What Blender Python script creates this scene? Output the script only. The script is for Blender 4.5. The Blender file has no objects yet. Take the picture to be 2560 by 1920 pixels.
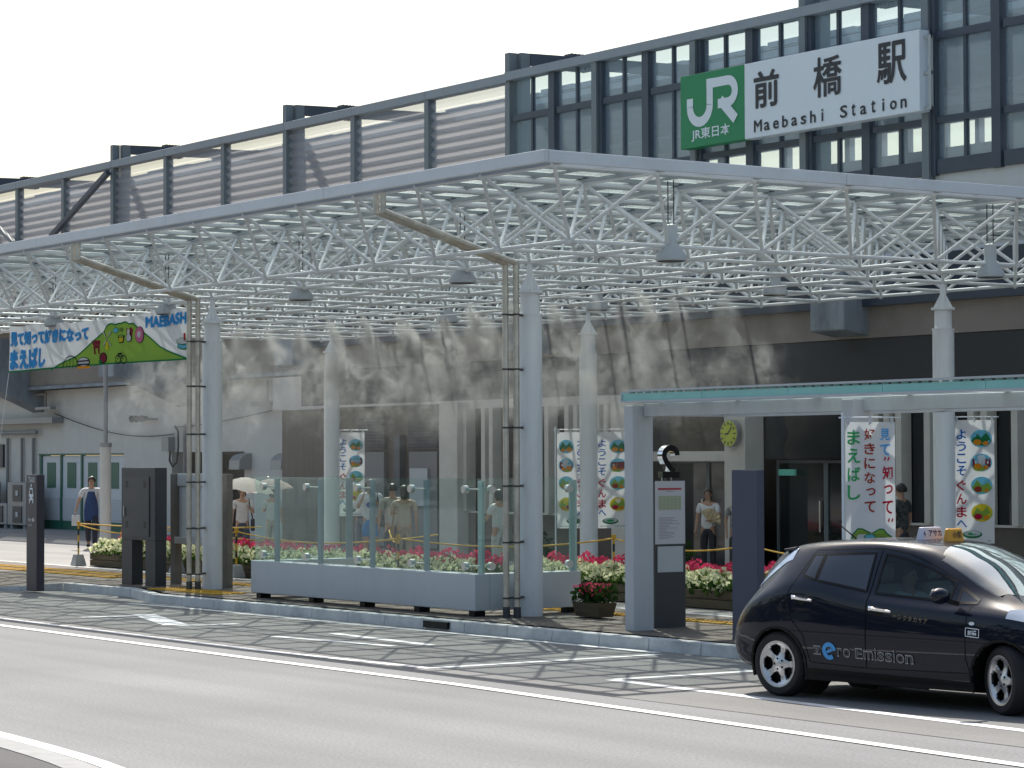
import bpy, bmesh, math, random
import numpy as np
from mathutils import Vector, Matrix

# ------------------------------------------------------------------ camera, sky, sun, exposure
scene = bpy.context.scene
COL = scene.collection
random.seed(7)
RNG = np.random.default_rng(7)

cam_d = bpy.data.cameras.new('camera')
cam_d.sensor_width = 36.0
cam_d.lens = 91.14
cam_d.clip_start = 0.5
cam_d.clip_end = 2000.0
cam = bpy.data.objects.new('camera', cam_d)
COL.objects.link(cam)
_yaw, _pitch, _roll = math.radians(55.655), math.radians(1.6504), math.radians(-0.1915)
_f = Vector((-math.sin(_yaw) * math.cos(_pitch), math.cos(_yaw) * math.cos(_pitch), math.sin(_pitch)))
_r = Vector((math.cos(_yaw), math.sin(_yaw), 0.0))
_u = _r.cross(_f)
_r2 = math.cos(_roll) * _r + math.sin(_roll) * _u
_u2 = -math.sin(_roll) * _r + math.cos(_roll) * _u
cam.matrix_world = Matrix(((_r2.x, _u2.x, -_f.x, 0.0), (_r2.y, _u2.y, -_f.y, 0.0),
                           (_r2.z, _u2.z, -_f.z, 2.323), (0, 0, 0, 1)))
scene.camera = cam

SUN_VEC = Vector((-4.68, 2.47, 5.9)).normalized()       # towards the sun: behind the station, to the left
SUN_EL = math.asin(SUN_VEC.z)
world = bpy.data.worlds.new('World')
scene.world = world
world.use_nodes = True
wn = world.node_tree.nodes
wl = world.node_tree.links
sky = wn.new('ShaderNodeTexSky')
sky.sky_type = 'NISHITA'
sky.sun_disc = False
sky.sun_elevation = SUN_EL
sky.sun_rotation = math.atan2(SUN_VEC.x, SUN_VEC.y)
sky.air_density = 1.4
sky.dust_density = 3.0
sky.ozone_density = 1.0
wl.new(sky.outputs[0], wn['Background'].inputs[0])
wn['Background'].inputs[1].default_value = 0.11

sun_d = bpy.data.lights.new('sun', 'SUN')
sun_d.energy = 4.2
sun_d.angle = math.radians(0.5)
sun_d.color = (1.0, 0.955, 0.88)
sun = bpy.data.objects.new('sun', sun_d)
sun.rotation_euler = (-SUN_VEC).to_track_quat('-Z', 'Y').to_euler()
sun.location = (-60, 40, 60)
COL.objects.link(sun)

vs = scene.view_settings
vs.view_transform = 'Standard'
vs.look = 'None'
vs.gamma = 1.0
vs.use_curve_mapping = False
vs.exposure = 0.55
try:
    scene.cycles.max_bounces = 10
    scene.cycles.transparent_max_bounces = 24
    scene.cycles.volume_bounces = 0
    scene.cycles.volume_step_rate = 0.24
    scene.cycles.volume_max_steps = 72
    scene.cycles.caustics_reflective = False
    scene.cycles.caustics_refractive = False
    scene.cycles.use_denoising = True
except Exception:
    pass

# ------------------------------------------------------------------ materials
def s2l(c):
    return tuple((v / 12.92 if v <= 0.04045 else ((v + 0.055) / 1.055) ** 2.4) for v in c)

def rgb(r, g, b):
    return s2l((r / 255, g / 255, b / 255))

def mat(name, color, rough=0.6, metal=0.0, var=0.0, vscale=3.0, bump=0.0, bscale=40.0, coat=0.0, spec=0.5,
        dirt=None, dscale=0.6, damt=0.5, stretch=None, emit=None):
    m = bpy.data.materials.new(name)
    m.use_nodes = True
    nt = m.node_tree
    b = nt.nodes['Principled BSDF']
    b.inputs['Roughness'].default_value = rough
    b.inputs['Metallic'].default_value = metal
    b.inputs['Specular IOR Level'].default_value = spec
    b.inputs['Coat Weight'].default_value = coat
    b.inputs['Base Color'].default_value = (*color, 1)
    col_out = None
    tc = None
    def coord(sc):
        nonlocal tc
        if tc is None:
            tc = nt.nodes.new('ShaderNodeTexCoord')
        mp = nt.nodes.new('ShaderNodeMapping')
        mp.inputs['Scale'].default_value = (sc, sc, sc) if stretch is None else (sc * stretch[0], sc * stretch[1], sc * stretch[2])
        nt.links.new(tc.outputs['Object'], mp.inputs[0])
        return mp.outputs[0]
    if var > 0:
        n = nt.nodes.new('ShaderNodeTexNoise')
        n.inputs['Scale'].default_value = 1.0
        n.inputs['Detail'].default_value = 6.0
        n.inputs['Roughness'].default_value = 0.65
        nt.links.new(coord(vscale), n.inputs['Vector'])
        mx = nt.nodes.new('ShaderNodeMix'); mx.data_type = 'RGBA'
        lo = tuple(max(0, c * (1 - var)) for c in color); hi = tuple(min(1, c * (1 + var)) for c in color)
        mx.inputs[6].default_value = (*lo, 1); mx.inputs[7].default_value = (*hi, 1)
        rmp = nt.nodes.new('ShaderNodeMapRange'); rmp.inputs[1].default_value = 0.3; rmp.inputs[2].default_value = 0.7
        nt.links.new(n.outputs['Fac'], rmp.inputs[0])
        nt.links.new(rmp.outputs[0], mx.inputs[0])
        col_out = mx.outputs[2]
    if dirt is not None:
        n2 = nt.nodes.new('ShaderNodeTexNoise')
        n2.inputs['Scale'].default_value = 1.0
        n2.inputs['Detail'].default_value = 8.0
        n2.inputs['Roughness'].default_value = 0.7
        nt.links.new(coord(dscale), n2.inputs['Vector'])
        r2 = nt.nodes.new('ShaderNodeMapRange'); r2.inputs[1].default_value = 0.48; r2.inputs[2].default_value = 0.75
        r2.inputs[4].default_value = damt
        nt.links.new(n2.outputs['Fac'], r2.inputs[0])
        mx2 = nt.nodes.new('ShaderNodeMix'); mx2.data_type = 'RGBA'
        mx2.inputs[6].default_value = (*color, 1); mx2.inputs[7].default_value = (*dirt, 1)
        if col_out is not None:
            nt.links.new(col_out, mx2.inputs[6])
        nt.links.new(r2.outputs[0], mx2.inputs[0])
        col_out = mx2.outputs[2]
    if col_out is not None:
        nt.links.new(col_out, b.inputs['Base Color'])
    if bump > 0:
        n3 = nt.nodes.new('ShaderNodeTexNoise')
        n3.inputs['Scale'].default_value = 1.0
        n3.inputs['Detail'].default_value = 4.0
        nt.links.new(coord(bscale), n3.inputs['Vector'])
        bp = nt.nodes.new('ShaderNodeBump'); bp.inputs['Strength'].default_value = bump; bp.inputs['Distance'].default_value = 0.02
        nt.links.new(n3.outputs['Fac'], bp.inputs['Height'])
        nt.links.new(bp.outputs[0], b.inputs['Normal'])
    if emit:
        b.inputs['Emission Color'].default_value = (*emit[0], 1)
        b.inputs['Emission Strength'].default_value = emit[1]
    return m

def glass_mat(name, tint, refl=0.12, haze=0.0, haze_col=(0.8, 0.85, 0.85), rough=0.02):
    m = bpy.data.materials.new(name)
    m.use_nodes = True
    nt = m.node_tree
    for n in list(nt.nodes):
        nt.nodes.remove(n)
    out = nt.nodes.new('ShaderNodeOutputMaterial')
    tr = nt.nodes.new('ShaderNodeBsdfTransparent'); tr.inputs[0].default_value = (*tint, 1)
    gl = nt.nodes.new('ShaderNodeBsdfGlossy'); gl.inputs['Roughness'].default_value = rough
    gl.inputs[0].default_value = (0.9, 0.95, 0.95, 1)
    fr = nt.nodes.new('ShaderNodeLayerWeight'); fr.inputs[0].default_value = 0.5
    pw = nt.nodes.new('ShaderNodeMath'); pw.operation = 'POWER'; pw.inputs[1].default_value = 4.0
    nt.links.new(fr.outputs['Facing'], pw.inputs[0])
    mt = nt.nodes.new('ShaderNodeMath'); mt.operation = 'MULTIPLY_ADD'
    mt.inputs[1].default_value = refl * 5; mt.inputs[2].default_value = refl * 0.35
    mt.use_clamp = True
    nt.links.new(pw.outputs[0], mt.inputs[0])
    mx = nt.nodes.new('ShaderNodeMixShader')
    nt.links.new(mt.outputs[0], mx.inputs[0])
    nt.links.new(tr.outputs[0], mx.inputs[1])
    nt.links.new(gl.outputs[0], mx.inputs[2])
    last = mx.outputs[0]
    if haze > 0:
        df = nt.nodes.new('ShaderNodeBsdfDiffuse'); df.inputs[0].default_value = (*haze_col, 1)
        tl = nt.nodes.new('ShaderNodeBsdfTranslucent'); tl.inputs[0].default_value = (*haze_col, 1)
        m1 = nt.nodes.new('ShaderNodeMixShader'); m1.inputs[0].default_value = 0.5
        nt.links.new(df.outputs[0], m1.inputs[1]); nt.links.new(tl.outputs[0], m1.inputs[2])
        m2 = nt.nodes.new('ShaderNodeMixShader'); m2.inputs[0].default_value = haze
        nt.links.new(last, m2.inputs[1]); nt.links.new(m1.outputs[0], m2.inputs[2])
        last = m2.outputs[0]
    nt.links.new(last, out.inputs[0])
    return m

def cloth_mat(name, color, trans=0.4, var=0.0):
    m = bpy.data.materials.new(name)
    m.use_nodes = True
    nt = m.node_tree
    for n in list(nt.nodes):
        nt.nodes.remove(n)
    out = nt.nodes.new('ShaderNodeOutputMaterial')
    df = nt.nodes.new('ShaderNodeBsdfDiffuse'); df.inputs[0].default_value = (*color, 1)
    tl = nt.nodes.new('ShaderNodeBsdfTranslucent'); tl.inputs[0].default_value = (*color, 1)
    mx = nt.nodes.new('ShaderNodeMixShader'); mx.inputs[0].default_value = trans
    nt.links.new(df.outputs[0], mx.inputs[1]); nt.links.new(tl.outputs[0], mx.inputs[2])
    nt.links.new(mx.outputs[0], out.inputs[0])
    return m

def asphalt_mat(name, base, scale_fine=90.0, blotch=0.12, streak=True):
    m = bpy.data.materials.new(name)
    m.use_nodes = True
    nt = m.node_tree
    b = nt.nodes['Principled BSDF']
    b.inputs['Roughness'].default_value = 0.85
    b.inputs['Specular IOR Level'].default_value = 0.3
    tc = nt.nodes.new('ShaderNodeTexCoord')
    n1 = nt.nodes.new('ShaderNodeTexNoise'); n1.inputs['Scale'].default_value = scale_fine; n1.inputs['Detail'].default_value = 3
    n2 = nt.nodes.new('ShaderNodeTexNoise'); n2.inputs['Scale'].default_value = 0.35; n2.inputs['Detail'].default_value = 5
    mp = nt.nodes.new('ShaderNodeMapping'); mp.inputs['Scale'].default_value = (0.05, 1.5, 1.0)
    n3 = nt.nodes.new('ShaderNodeTexNoise'); n3.inputs['Scale'].default_value = 1.0; n3.inputs['Detail'].default_value = 4
    nt.links.new(tc.outputs['Object'], n1.inputs['Vector'])
    nt.links.new(tc.outputs['Object'], n2.inputs['Vector'])
    nt.links.new(tc.outputs['Object'], mp.inputs[0]); nt.links.new(mp.outputs[0], n3.inputs['Vector'])
    def mr(o, lo, hi):
        r = nt.nodes.new('ShaderNodeMapRange'); r.inputs[1].default_value = 0.25; r.inputs[2].default_value = 0.75
        r.inputs[3].default_value = lo; r.inputs[4].default_value = hi
        nt.links.new(o, r.inputs[0]); return r.outputs[0]
    def mul(a, c):
        k = nt.nodes.new('ShaderNodeMath'); k.operation = 'MULTIPLY'
        nt.links.new(a, k.inputs[0]); nt.links.new(c, k.inputs[1]); return k.outputs[0]
    v = mul(mr(n1.outputs['Fac'], 0.74, 1.26), mr(n2.outputs['Fac'], 1 - blotch, 1 + blotch))
    v = mul(v, mr(n3.outputs['Fac'], 0.84, 1.1))
    vm = nt.nodes.new('ShaderNodeVectorMath'); vm.operation = 'SCALE'
    vm.inputs[0].default_value = base
    nt.links.new(v, vm.inputs['Scale'])
    nt.links.new(vm.outputs[0], b.inputs['Base Color'])
    bp = nt.nodes.new('ShaderNodeBump'); bp.inputs['Strength'].default_value = 0.35; bp.inputs['Distance'].default_value = 0.01
    nt.links.new(n1.outputs['Fac'], bp.inputs['Height']); nt.links.new(bp.outputs[0], b.inputs['Normal'])
    return m

def paver_mat(name, c1, c2, mortar, sx, sy):
    m = bpy.data.materials.new(name)
    m.use_nodes = True
    nt = m.node_tree
    b = nt.nodes['Principled BSDF']
    b.inputs['Roughness'].default_value = 0.85
    tc = nt.nodes.new('ShaderNodeTexCoord')
    br = nt.nodes.new('ShaderNodeTexBrick')
    br.inputs['Color1'].default_value = (*c1, 1); br.inputs['Color2'].default_value = (*c2, 1)
    br.inputs['Mortar'].default_value = (*mortar, 1)
    br.inputs['Scale'].default_value = 1.0
    br.inputs['Mortar Size'].default_value = 0.008
    br.inputs['Brick Width'].default_value = sx
    br.inputs['Row Height'].default_value = sy
    nt.links.new(tc.outputs['Object'], br.inputs['Vector'])
    n2 = nt.nodes.new('ShaderNodeTexNoise'); n2.inputs['Scale'].default_value = 0.8; n2.inputs['Detail'].default_value = 7
    nt.links.new(tc.outputs['Object'], n2.inputs['Vector'])
    r = nt.nodes.new('ShaderNodeMapRange'); r.inputs[1].default_value = 0.3; r.inputs[2].default_value = 0.7
    r.inputs[3].default_value = 0.7; r.inputs[4].default_value = 1.25
    nt.links.new(n2.outputs['Fac'], r.inputs[0])
    vm = nt.nodes.new('ShaderNodeVectorMath'); vm.operation = 'SCALE'
    nt.links.new(br.outputs['Color'], vm.inputs[0]); nt.links.new(r.outputs[0], vm.inputs['Scale'])
    nt.links.new(vm.outputs[0], b.inputs['Base Color'])
    return m

M = {}
M['asphalt'] = asphalt_mat('asphalt', (0.2, 0.201, 0.203), 34, 0.12)
M['bay'] = asphalt_mat('bay_asphalt', (0.2, 0.197, 0.19))
M['island'] = asphalt_mat('island_asphalt', (0.085, 0.083, 0.083))
M['plaza'] = asphalt_mat('plaza_concrete', (0.3, 0.29, 0.275), 60)
M['paver'] = paver_mat('pavement_blocks', (0.165, 0.135, 0.108), (0.125, 0.103, 0.087), (0.06, 0.05, 0.045), 0.2, 0.1)
M['kerb'] = mat('kerb_concrete', (0.6, 0.605, 0.59), 0.85, var=0.12, vscale=4, dirt=(0.12, 0.12, 0.12), dscale=1.1, damt=0.55, bump=0.2)
M['islandkerb'] = mat('island_kerb_concrete', (0.3, 0.3, 0.295), 0.85, var=0.12, vscale=4)
M['paint'] = mat('road_paint', (0.78, 0.78, 0.76), 0.7, var=0.1, vscale=3, dirt=(0.38, 0.37, 0.36), dscale=5, damt=0.45)
M['tactile'] = mat('yellow_tactile', (0.55, 0.32, 0.03), 0.8, var=0.2, vscale=4)
M['purlin'] = mat('purlin_steel', (0.27, 0.295, 0.31), 0.5, var=0.05, vscale=2)
M['white'] = mat('white_steel', (0.6, 0.625, 0.645), 0.42, var=0.05, vscale=2)
M['fascia'] = mat('grey_white_fascia', (0.62, 0.66, 0.7), 0.45, var=0.05, vscale=1.5, dirt=(0.4, 0.42, 0.44), dscale=0.8, damt=0.4)
M['colpaint'] = mat('column_paint', (0.72, 0.75, 0.79), 0.45, var=0.04, vscale=2, dirt=(0.45, 0.45, 0.45), dscale=1.6, damt=0.4, stretch=(3, 3, 0.4))
M['darknode'] = mat('dark_bracket', (0.06, 0.06, 0.06), 0.6)
M['pipe'] = mat('drain_pipe_steel', (0.5, 0.475, 0.43), 0.36, metal=0.6, var=0.25, vscale=5)
M['roofglass'] = glass_mat('roof_glass', (0.95, 0.985, 0.97), refl=0.015, haze=0.2, haze_col=(0.92, 0.98, 0.95))
M['glass'] = glass_mat('green_clear_glass', (0.92, 0.97, 0.955), refl=0.09, haze=0.03, haze_col=(0.58, 0.68, 0.67))
M['winglass'] = glass_mat('screen_glass', (0.86, 0.92, 0.94), refl=0.08, haze=0.2, haze_col=(0.5, 0.6, 0.67))
M['corr'] = glass_mat('clear_corrugated_sheet', (0.85, 0.87, 0.87), refl=0.07, haze=0.46, haze_col=(0.66, 0.66, 0.68), rough=0.2)
M['steelgrey'] = mat('grey_painted_steel', (0.17, 0.2, 0.22), 0.5, var=0.1, vscale=2, dirt=(0.12, 0.1, 0.08), dscale=2, damt=0.3)
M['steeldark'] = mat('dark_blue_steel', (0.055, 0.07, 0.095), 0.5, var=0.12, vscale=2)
M['raillight'] = mat('light_grey_rail', (0.27, 0.31, 0.35), 0.5, var=0.1, vscale=2, dirt=(0.2, 0.15, 0.12), dscale=2, damt=0.35)
M['cream'] = mat('cream_render', (0.66, 0.64, 0.59), 0.85, var=0.06, vscale=0.8, dirt=(0.42, 0.4, 0.36), dscale=0.5, damt=0.4, bump=0.05)
M['creampaint'] = mat('cream_pilaster', (0.6, 0.58, 0.54), 0.7, var=0.05, dirt=(0.38, 0.36, 0.33), dscale=1.2, damt=0.35)
M['offwhite'] = mat('off_white_wall', (0.6, 0.6, 0.6), 0.8, var=0.05, vscale=0.7)
M['tan'] = mat('tan_concrete', (0.29, 0.255, 0.22), 0.85, var=0.12, vscale=0.7, dirt=(0.12, 0.1, 0.09), dscale=0.4, damt=0.5)
M['concrete'] = mat('bluish_concrete', (0.3, 0.33, 0.36), 0.85, var=0.18, vscale=2, dirt=(0.1, 0.11, 0.12), dscale=1.4, damt=0.7, stretch=(1, 1, 0.35))
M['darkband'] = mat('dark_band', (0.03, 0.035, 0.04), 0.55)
M['brown'] = mat('brown_wood_panel', (0.115, 0.088, 0.072), 0.6, var=0.25, vscale=5, stretch=(3, 3, 0.25))
M['plinth'] = mat('brown_stone_plinth', (0.1, 0.085, 0.075), 0.5, var=0.15, vscale=2)
M['darkglass'] = mat('dark_window_glass', (0.02, 0.024, 0.028), 0.06, spec=0.7)
M['louver'] = mat('blue_grey_louver', (0.06, 0.07, 0.09), 0.5)
M['greypanel'] = mat('grey_panel', (0.18, 0.18, 0.195), 0.5)
M['doorwhite'] = mat('white_door', (0.62, 0.65, 0.68), 0.5, var=0.03)
M['doorgreen'] = mat('green_door_trim', (0.02, 0.13, 0.085), 0.5)
M['lampgrey'] = mat('lamp_grey', (0.4, 0.43, 0.46), 0.5)
M['darkroof'] = mat('platform_roof', (0.36, 0.41, 0.45), 0.6, var=0.15, vscale=1)
M['green'] = mat('railway_green', rgb(28, 132, 84), 0.5)
M['signwhite'] = mat('sign_white', (0.72, 0.77, 0.83), 0.45)
M['signframe'] = mat('sign_frame', (0.4, 0.42, 0.42), 0.5)
M['ink'] = mat('dark_lettering', (0.025, 0.027, 0.035), 0.5)
M['cable'] = mat('black_cable', (0.03, 0.03, 0.03), 0.6)
M['conduit'] = mat('grey_conduit', (0.25, 0.25, 0.25), 0.5)
M['galv'] = mat('galvanised_grey', (0.3, 0.31, 0.32), 0.45, metal=0.3)
M['bgrey'] = mat('light_grey_panel', (0.5, 0.53, 0.56), 0.5, var=0.04, dirt=(0.36, 0.36, 0.36), dscale=1.5, damt=0.35, stretch=(1.5, 1.5, 0.5))
M['shelter'] = mat('shelter_grey', (0.5, 0.52, 0.55), 0.5, var=0.04, vscale=2, dirt=(0.34, 0.34, 0.34), dscale=1.8, damt=0.35, stretch=(2, 2, 0.4))
M['teal'] = mat('teal_glass_edge', (0.30, 0.62, 0.58), 0.25, var=0.06, vscale=2, spec=0.6)
M['navy'] = mat('navy_panel', (0.045, 0.058, 0.105), 0.4, var=0.05)
M['charcoal'] = mat('charcoal_steel', (0.045, 0.05, 0.06), 0.45, var=0.08)
M['purplish'] = mat('dark_mauve_steel', (0.05, 0.047, 0.062), 0.45)
M['black'] = mat('black_gloss', (0.006, 0.007, 0.009), 0.45, spec=0.2)
M['chrome'] = mat('polished_chrome', (0.85, 0.86, 0.88), 0.08, metal=1.0)
M['steelshiny'] = mat('satin_steel', (0.6, 0.62, 0.62), 0.3, metal=0.9)

# ------------------------------------------------------------------ object helpers
def tag(o, label=None, cat=None, group=None, kind=None):
    if label: o['label'] = label
    if cat: o['category'] = cat
    if group: o['group'] = group
    if kind: o['kind'] = kind
    return o

ORI = {}
def thing(name, label, cat, loc=(0, 0, 0), rotz=0.0, group=None):
    o = bpy.data.objects.new(name, None)
    o.empty_display_size = 0.2
    o.location = loc
    o.rotation_euler = (0, 0, rotz)
    COL.objects.link(o)
    ORI[o] = Vector(loc)
    return tag(o, label, cat, group)

class MB:
    def __init__(s):
        s.v = []; s.f = []; s.m = []
    def add(s, vs, fs, mi=0):
        b = len(s.v)
        s.v += [tuple(p) for p in vs]
        s.f += [tuple(b + i for i in f) for f in fs]
        s.m += [mi] * len(fs)
        return s
    def box(s, x0, x1, y0, y1, z0, z1, mi=0):
        vs = [(x0, y0, z0), (x1, y0, z0), (x1, y1, z0), (x0, y1, z0), (x0, y0, z1), (x1, y0, z1), (x1, y1, z1), (x0, y1, z1)]
        return s.add(vs, [(0, 3, 2, 1), (4, 5, 6, 7), (0, 1, 5, 4), (1, 2, 6, 5), (2, 3, 7, 6), (3, 0, 4, 7)], mi)
    def obox(s, c, ax, ay, az, mi=0):
        c = Vector(c); ax = Vector(ax); ay = Vector(ay); az = Vector(az)
        vs = [c - ax - ay - az, c + ax - ay - az, c + ax + ay - az, c - ax + ay - az,
              c - ax - ay + az, c + ax - ay + az, c + ax + ay + az, c - ax + ay + az]
        return s.add(vs, [(0, 3, 2, 1), (4, 5, 6, 7), (0, 1, 5, 4), (1, 2, 6, 5), (2, 3, 7, 6), (3, 0, 4, 7)], mi)
    def beam(s, p, q, w, h, mi=0, up=(0, 0, 1)):
        p = Vector(p); q = Vector(q); d = (q - p); L = d.length; d.normalize()
        side = d.cross(Vector(up)); side.normalize(); u = side.cross(d)
        return s.obox((p + q) / 2, d * L / 2, side * w / 2, u * h / 2, mi)
    def tube(s, p, q, r, n=8, r2=None, cap=True, mi=0):
        p = Vector(p); q = Vector(q); d = (q - p).normalized()
        a = d.orthogonal().normalized(); b = d.cross(a)
        r2 = r if r2 is None else r2
        vs = []
        for k in range(n):
            t = 2 * math.pi * k / n
            o = a * math.cos(t) + b * math.sin(t)
            vs.append(p + o * r); vs.append(q + o * r2)
        fs = [(2 * k, 2 * ((k + 1) % n), 2 * ((k + 1) % n) + 1, 2 * k + 1) for k in range(n)]
        if cap:
            fs.append(tuple(2 * k for k in reversed(range(n)))); fs.append(tuple(2 * k + 1 for k in range(n)))
        return s.add(vs, fs, mi)
    def path(s, pts, r, n=6, mi=0):
        for a, b in zip(pts[:-1], pts[1:]):
            s.tube(a, b, r, n, mi=mi)
        return s
    def lathe(s, c, prof, n=16, mi=0, axis=None, caps=True):
        c = Vector(c)
        vs = []; fs = []
        if axis is None:
            A, B, Z = Vector((1, 0, 0)), Vector((0, 1, 0)), Vector((0, 0, 1))
        else:
            Z = Vector(axis).normalized(); A = Z.orthogonal().normalized(); B = Z.cross(A)
        for (r, z) in prof:
            for k in range(n):
                t = 2 * math.pi * k / n
                vs.append(c + A * (r * math.cos(t)) + B * (r * math.sin(t)) + Z * z)
        for i in range(len(prof) - 1):
            for k in range(n):
                fs.append((i * n + k, i * n + (k + 1) % n, (i + 1) * n + (k + 1) % n, (i + 1) * n + k))
        if caps:
            fs.append(tuple(reversed(range(n)))); fs.append(tuple((len(prof) - 1) * n + k for k in range(n)))
        return s.add(vs, fs, mi)
    def prism(s, poly, o, u, v, depth, mi=0):
        """poly of (a,b) in plane o + a*u + b*v, extruded by vector depth"""
        o = Vector(o); u = Vector(u); v = Vector(v); d = Vector(depth)
        n = len(poly)
        vs = [o + u * a + v * b for a, b in poly] + [o + u * a + v * b + d for a, b in poly]
        fs = [tuple(range(n)), tuple(reversed(range(n, 2 * n)))]
        fs += [(k, n + k, n + (k + 1) % n, (k + 1) % n) for k in range(n)]
        return s.add(vs, fs, mi)
    def sheet(s, poly, z, mi=0):
        return s.add([(x, y, z) for x, y in poly], [tuple(range(len(poly)))], mi)
    def ball(s, c, r, n=8, m=6, mi=0, sc=(1, 1, 1)):
        prof = [(max(1e-4, r * math.sin(math.pi * i / m)), -r * math.cos(math.pi * i / m)) for i in range(m + 1)]
        b = len(s.v)
        s.lathe((0, 0, 0), prof, n, mi)
        for i in range(b, len(s.v)):
            p = s.v[i]
            s.v[i] = (c[0] + p[0] * sc[0], c[1] + p[1] * sc[1], c[2] + p[2] * sc[2])
        return s

def mesh_of(name, mb, mats, smooth=False, bevel=0.0, off=Vector((0, 0, 0))):
    me = bpy.data.meshes.new(name)
    vs = [(p[0] - off[0], p[1] - off[1], p[2] - off[2]) for p in mb.v]
    me.from_pydata(vs, [], mb.f)
    if not isinstance(mats, (list, tuple)):
        mats = [mats]
    for m in mats:
        me.materials.append(m)
    if len(mats) > 1:
        me.polygons.foreach_set('material_index', mb.m)
    me.update()
    bm = bmesh.new(); bm.from_mesh(me)
    bmesh.ops.recalc_face_normals(bm, faces=bm.faces)
    if bevel > 0:
        bmesh.ops.bevel(bm, geom=list(bm.edges), offset=bevel, segments=1, affect='EDGES', clamp_overlap=True)
    bm.to_mesh(me); bm.free()
    if smooth:
        for p in me.polygons: p.use_smooth = True
        try:
            me.set_sharp_from_angle(angle=math.radians(40))
        except Exception:
            pass
    return me

def part(name, mb, mats, parent=None, smooth=False, bevel=0.0, local=False, label=None, kind=None):
    """mb in world coordinates (or the parent's own when local)"""
    off = Vector((0, 0, 0))
    if parent is not None and not local:
        off = ORI[parent]
    me = mesh_of(name, mb, mats, smooth, bevel, off)
    o = bpy.data.objects.new(name, me)
    COL.objects.link(o)
    if parent is not None:
        o.parent = parent
    ORI[o] = off
    if label: o['label'] = label
    if kind: o['kind'] = kind
    return o

def inst(name, me, parent, matrix):
    """a piece sharing mesh data; matrix is in world space (parents here are unrotated)"""
    o = bpy.data.objects.new(name, me)
    COL.objects.link(o)
    if parent is not None:
        o.parent = parent
        matrix = Matrix.Translation(-ORI[parent]) @ matrix
        ORI[o] = ORI[parent]
    o.matrix_basis = matrix
    return o

def copy_tree(o, parent=None):
    c = o.copy(); COL.objects.link(c)
    if parent is not None:
        c.parent = parent
    for ch in list(o.children):
        copy_tree(ch, c)
    return c

def solo(name, mb, mats, label, cat, group=None, loc=(0, 0, 0), smooth=False, bevel=0.0):
    me = mesh_of(name, mb, mats, smooth, bevel, Vector(loc))
    o = bpy.data.objects.new(name, me)
    o.location = loc
    COL.objects.link(o)
    ORI[o] = Vector(loc)
    return tag(o, label, cat, group)

def structure(name, mb, mats, smooth=False):
    o = part(name, mb, mats, None, smooth)
    o['kind'] = 'structure'
    return o

_txt_cache = {}
def text_geo(s, bold=0.0, spacing=1.0):
    key = (s, bold, spacing)
    if key not in _txt_cache:
        c = bpy.data.curves.new('text', 'FONT'); c.body = s; c.offset = bold; c.resolution_u = 3
        c.space_character = spacing
        o = bpy.data.objects.new('text', c); COL.objects.link(o)
        bpy.context.view_layer.update()
        me = bpy.data.meshes.new_from_object(o.evaluated_get(bpy.context.evaluated_depsgraph_get()))
        vs = np.array([v.co[:] for v in me.vertices]); fs = [tuple(p.vertices) for p in me.polygons]
        bpy.data.objects.remove(o); bpy.data.curves.remove(c); bpy.data.meshes.remove(me)
        lo = vs.min(0); hi = vs.max(0)
        vs = (vs - lo) / np.maximum(hi - lo, 1e-6)
        _txt_cache[key] = (vs, fs)
    return _txt_cache[key]

def put_text(mb, s, fn, x0, x1, y0, y1, bold=0.0, mi=0, spacing=1.0, mirror=False):
    """fill the box x0..x1, y0..y1 of a surface fn(a, b) -> world with the text"""
    vs, fs = text_geo(s, bold, spacing)
    pts = []
    for a, b, _ in vs:
        if mirror: a = 1 - a
        pts.append(fn(x0 + (x1 - x0) * a, y0 + (y1 - y0) * b))
    mb.add(pts, fs, mi)

def put_poly(mb, poly, fn, mi=0):
    mb.add([fn(a, b) for a, b in poly], [tuple(range(len(poly)))], mi)

def ell(cx, cy, rx, ry, n=20):
    return [(cx + rx * math.cos(2 * math.pi * k / n), cy + ry * math.sin(2 * math.pi * k / n)) for k in range(n)]

def plane_fn(o, u, v, n=(0, 0, 0), eps=0.0):
    o = Vector(o); u = Vector(u); v = Vector(v); n = Vector(n)
    return lambda a, b: tuple(o + u * a + v * b + n * eps)

# ------------------------------------------------------------------ ground, road, pavement
structure('ground', MB().sheet([(-900, -600), (600, -600), (600, 900), (-900, 900)], -0.06), M['plaza'])
structure('road', MB().sheet([(-260, -120), (120, -120), (120, 19.6), (-260, 19.6)], 0.0), M['asphalt'])
structure('bus_bay_surface', MB().sheet([(-58, 15.1), (-10, 15.1), (-10, 19.55), (-58, 19.55)], 0.004), M['bay'])

# pavement: front edge with the lay-by notch, ramped down to the dropped kerb on the left
def pave_front(x):
    pts = [(-260, 18.35), (-43.6, 18.35), (-42.5, 19.5), (-39.95, 19.6), (-38.1, 19.05), (-36.0, 19.1), (-20.0, 19.25), (120, 19.25)]
    for (a, b), (c, d) in zip(pts[:-1], pts[1:]):
        if a <= x <= c:
            return b + (d - b) * (x - a) / (c - a)
    return 19.25
def pave_z(x, y):
    low = min(1.0, max(0.0, (-42.4 - x) / 1.6)) * min(1.0, max(0.0, (20.6 - y) / 1.8))
    return 0.15 - 0.12 * low
mb = MB()
xs = [-260, -120, -80] + [-60 + 0.5 * i for i in range(81)] + [-15, -5, 120]
ts = [0, 0.06, 0.12, 0.2, 0.35, 0.5, 0.7, 1.0]
vs = []
for x in xs:
    y0 = pave_front(x) + 0.16
    for t in ts:
        y = y0 + t * (22.45 - y0)
        vs.append((x, y, pave_z(x, y)))
fs = []
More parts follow.
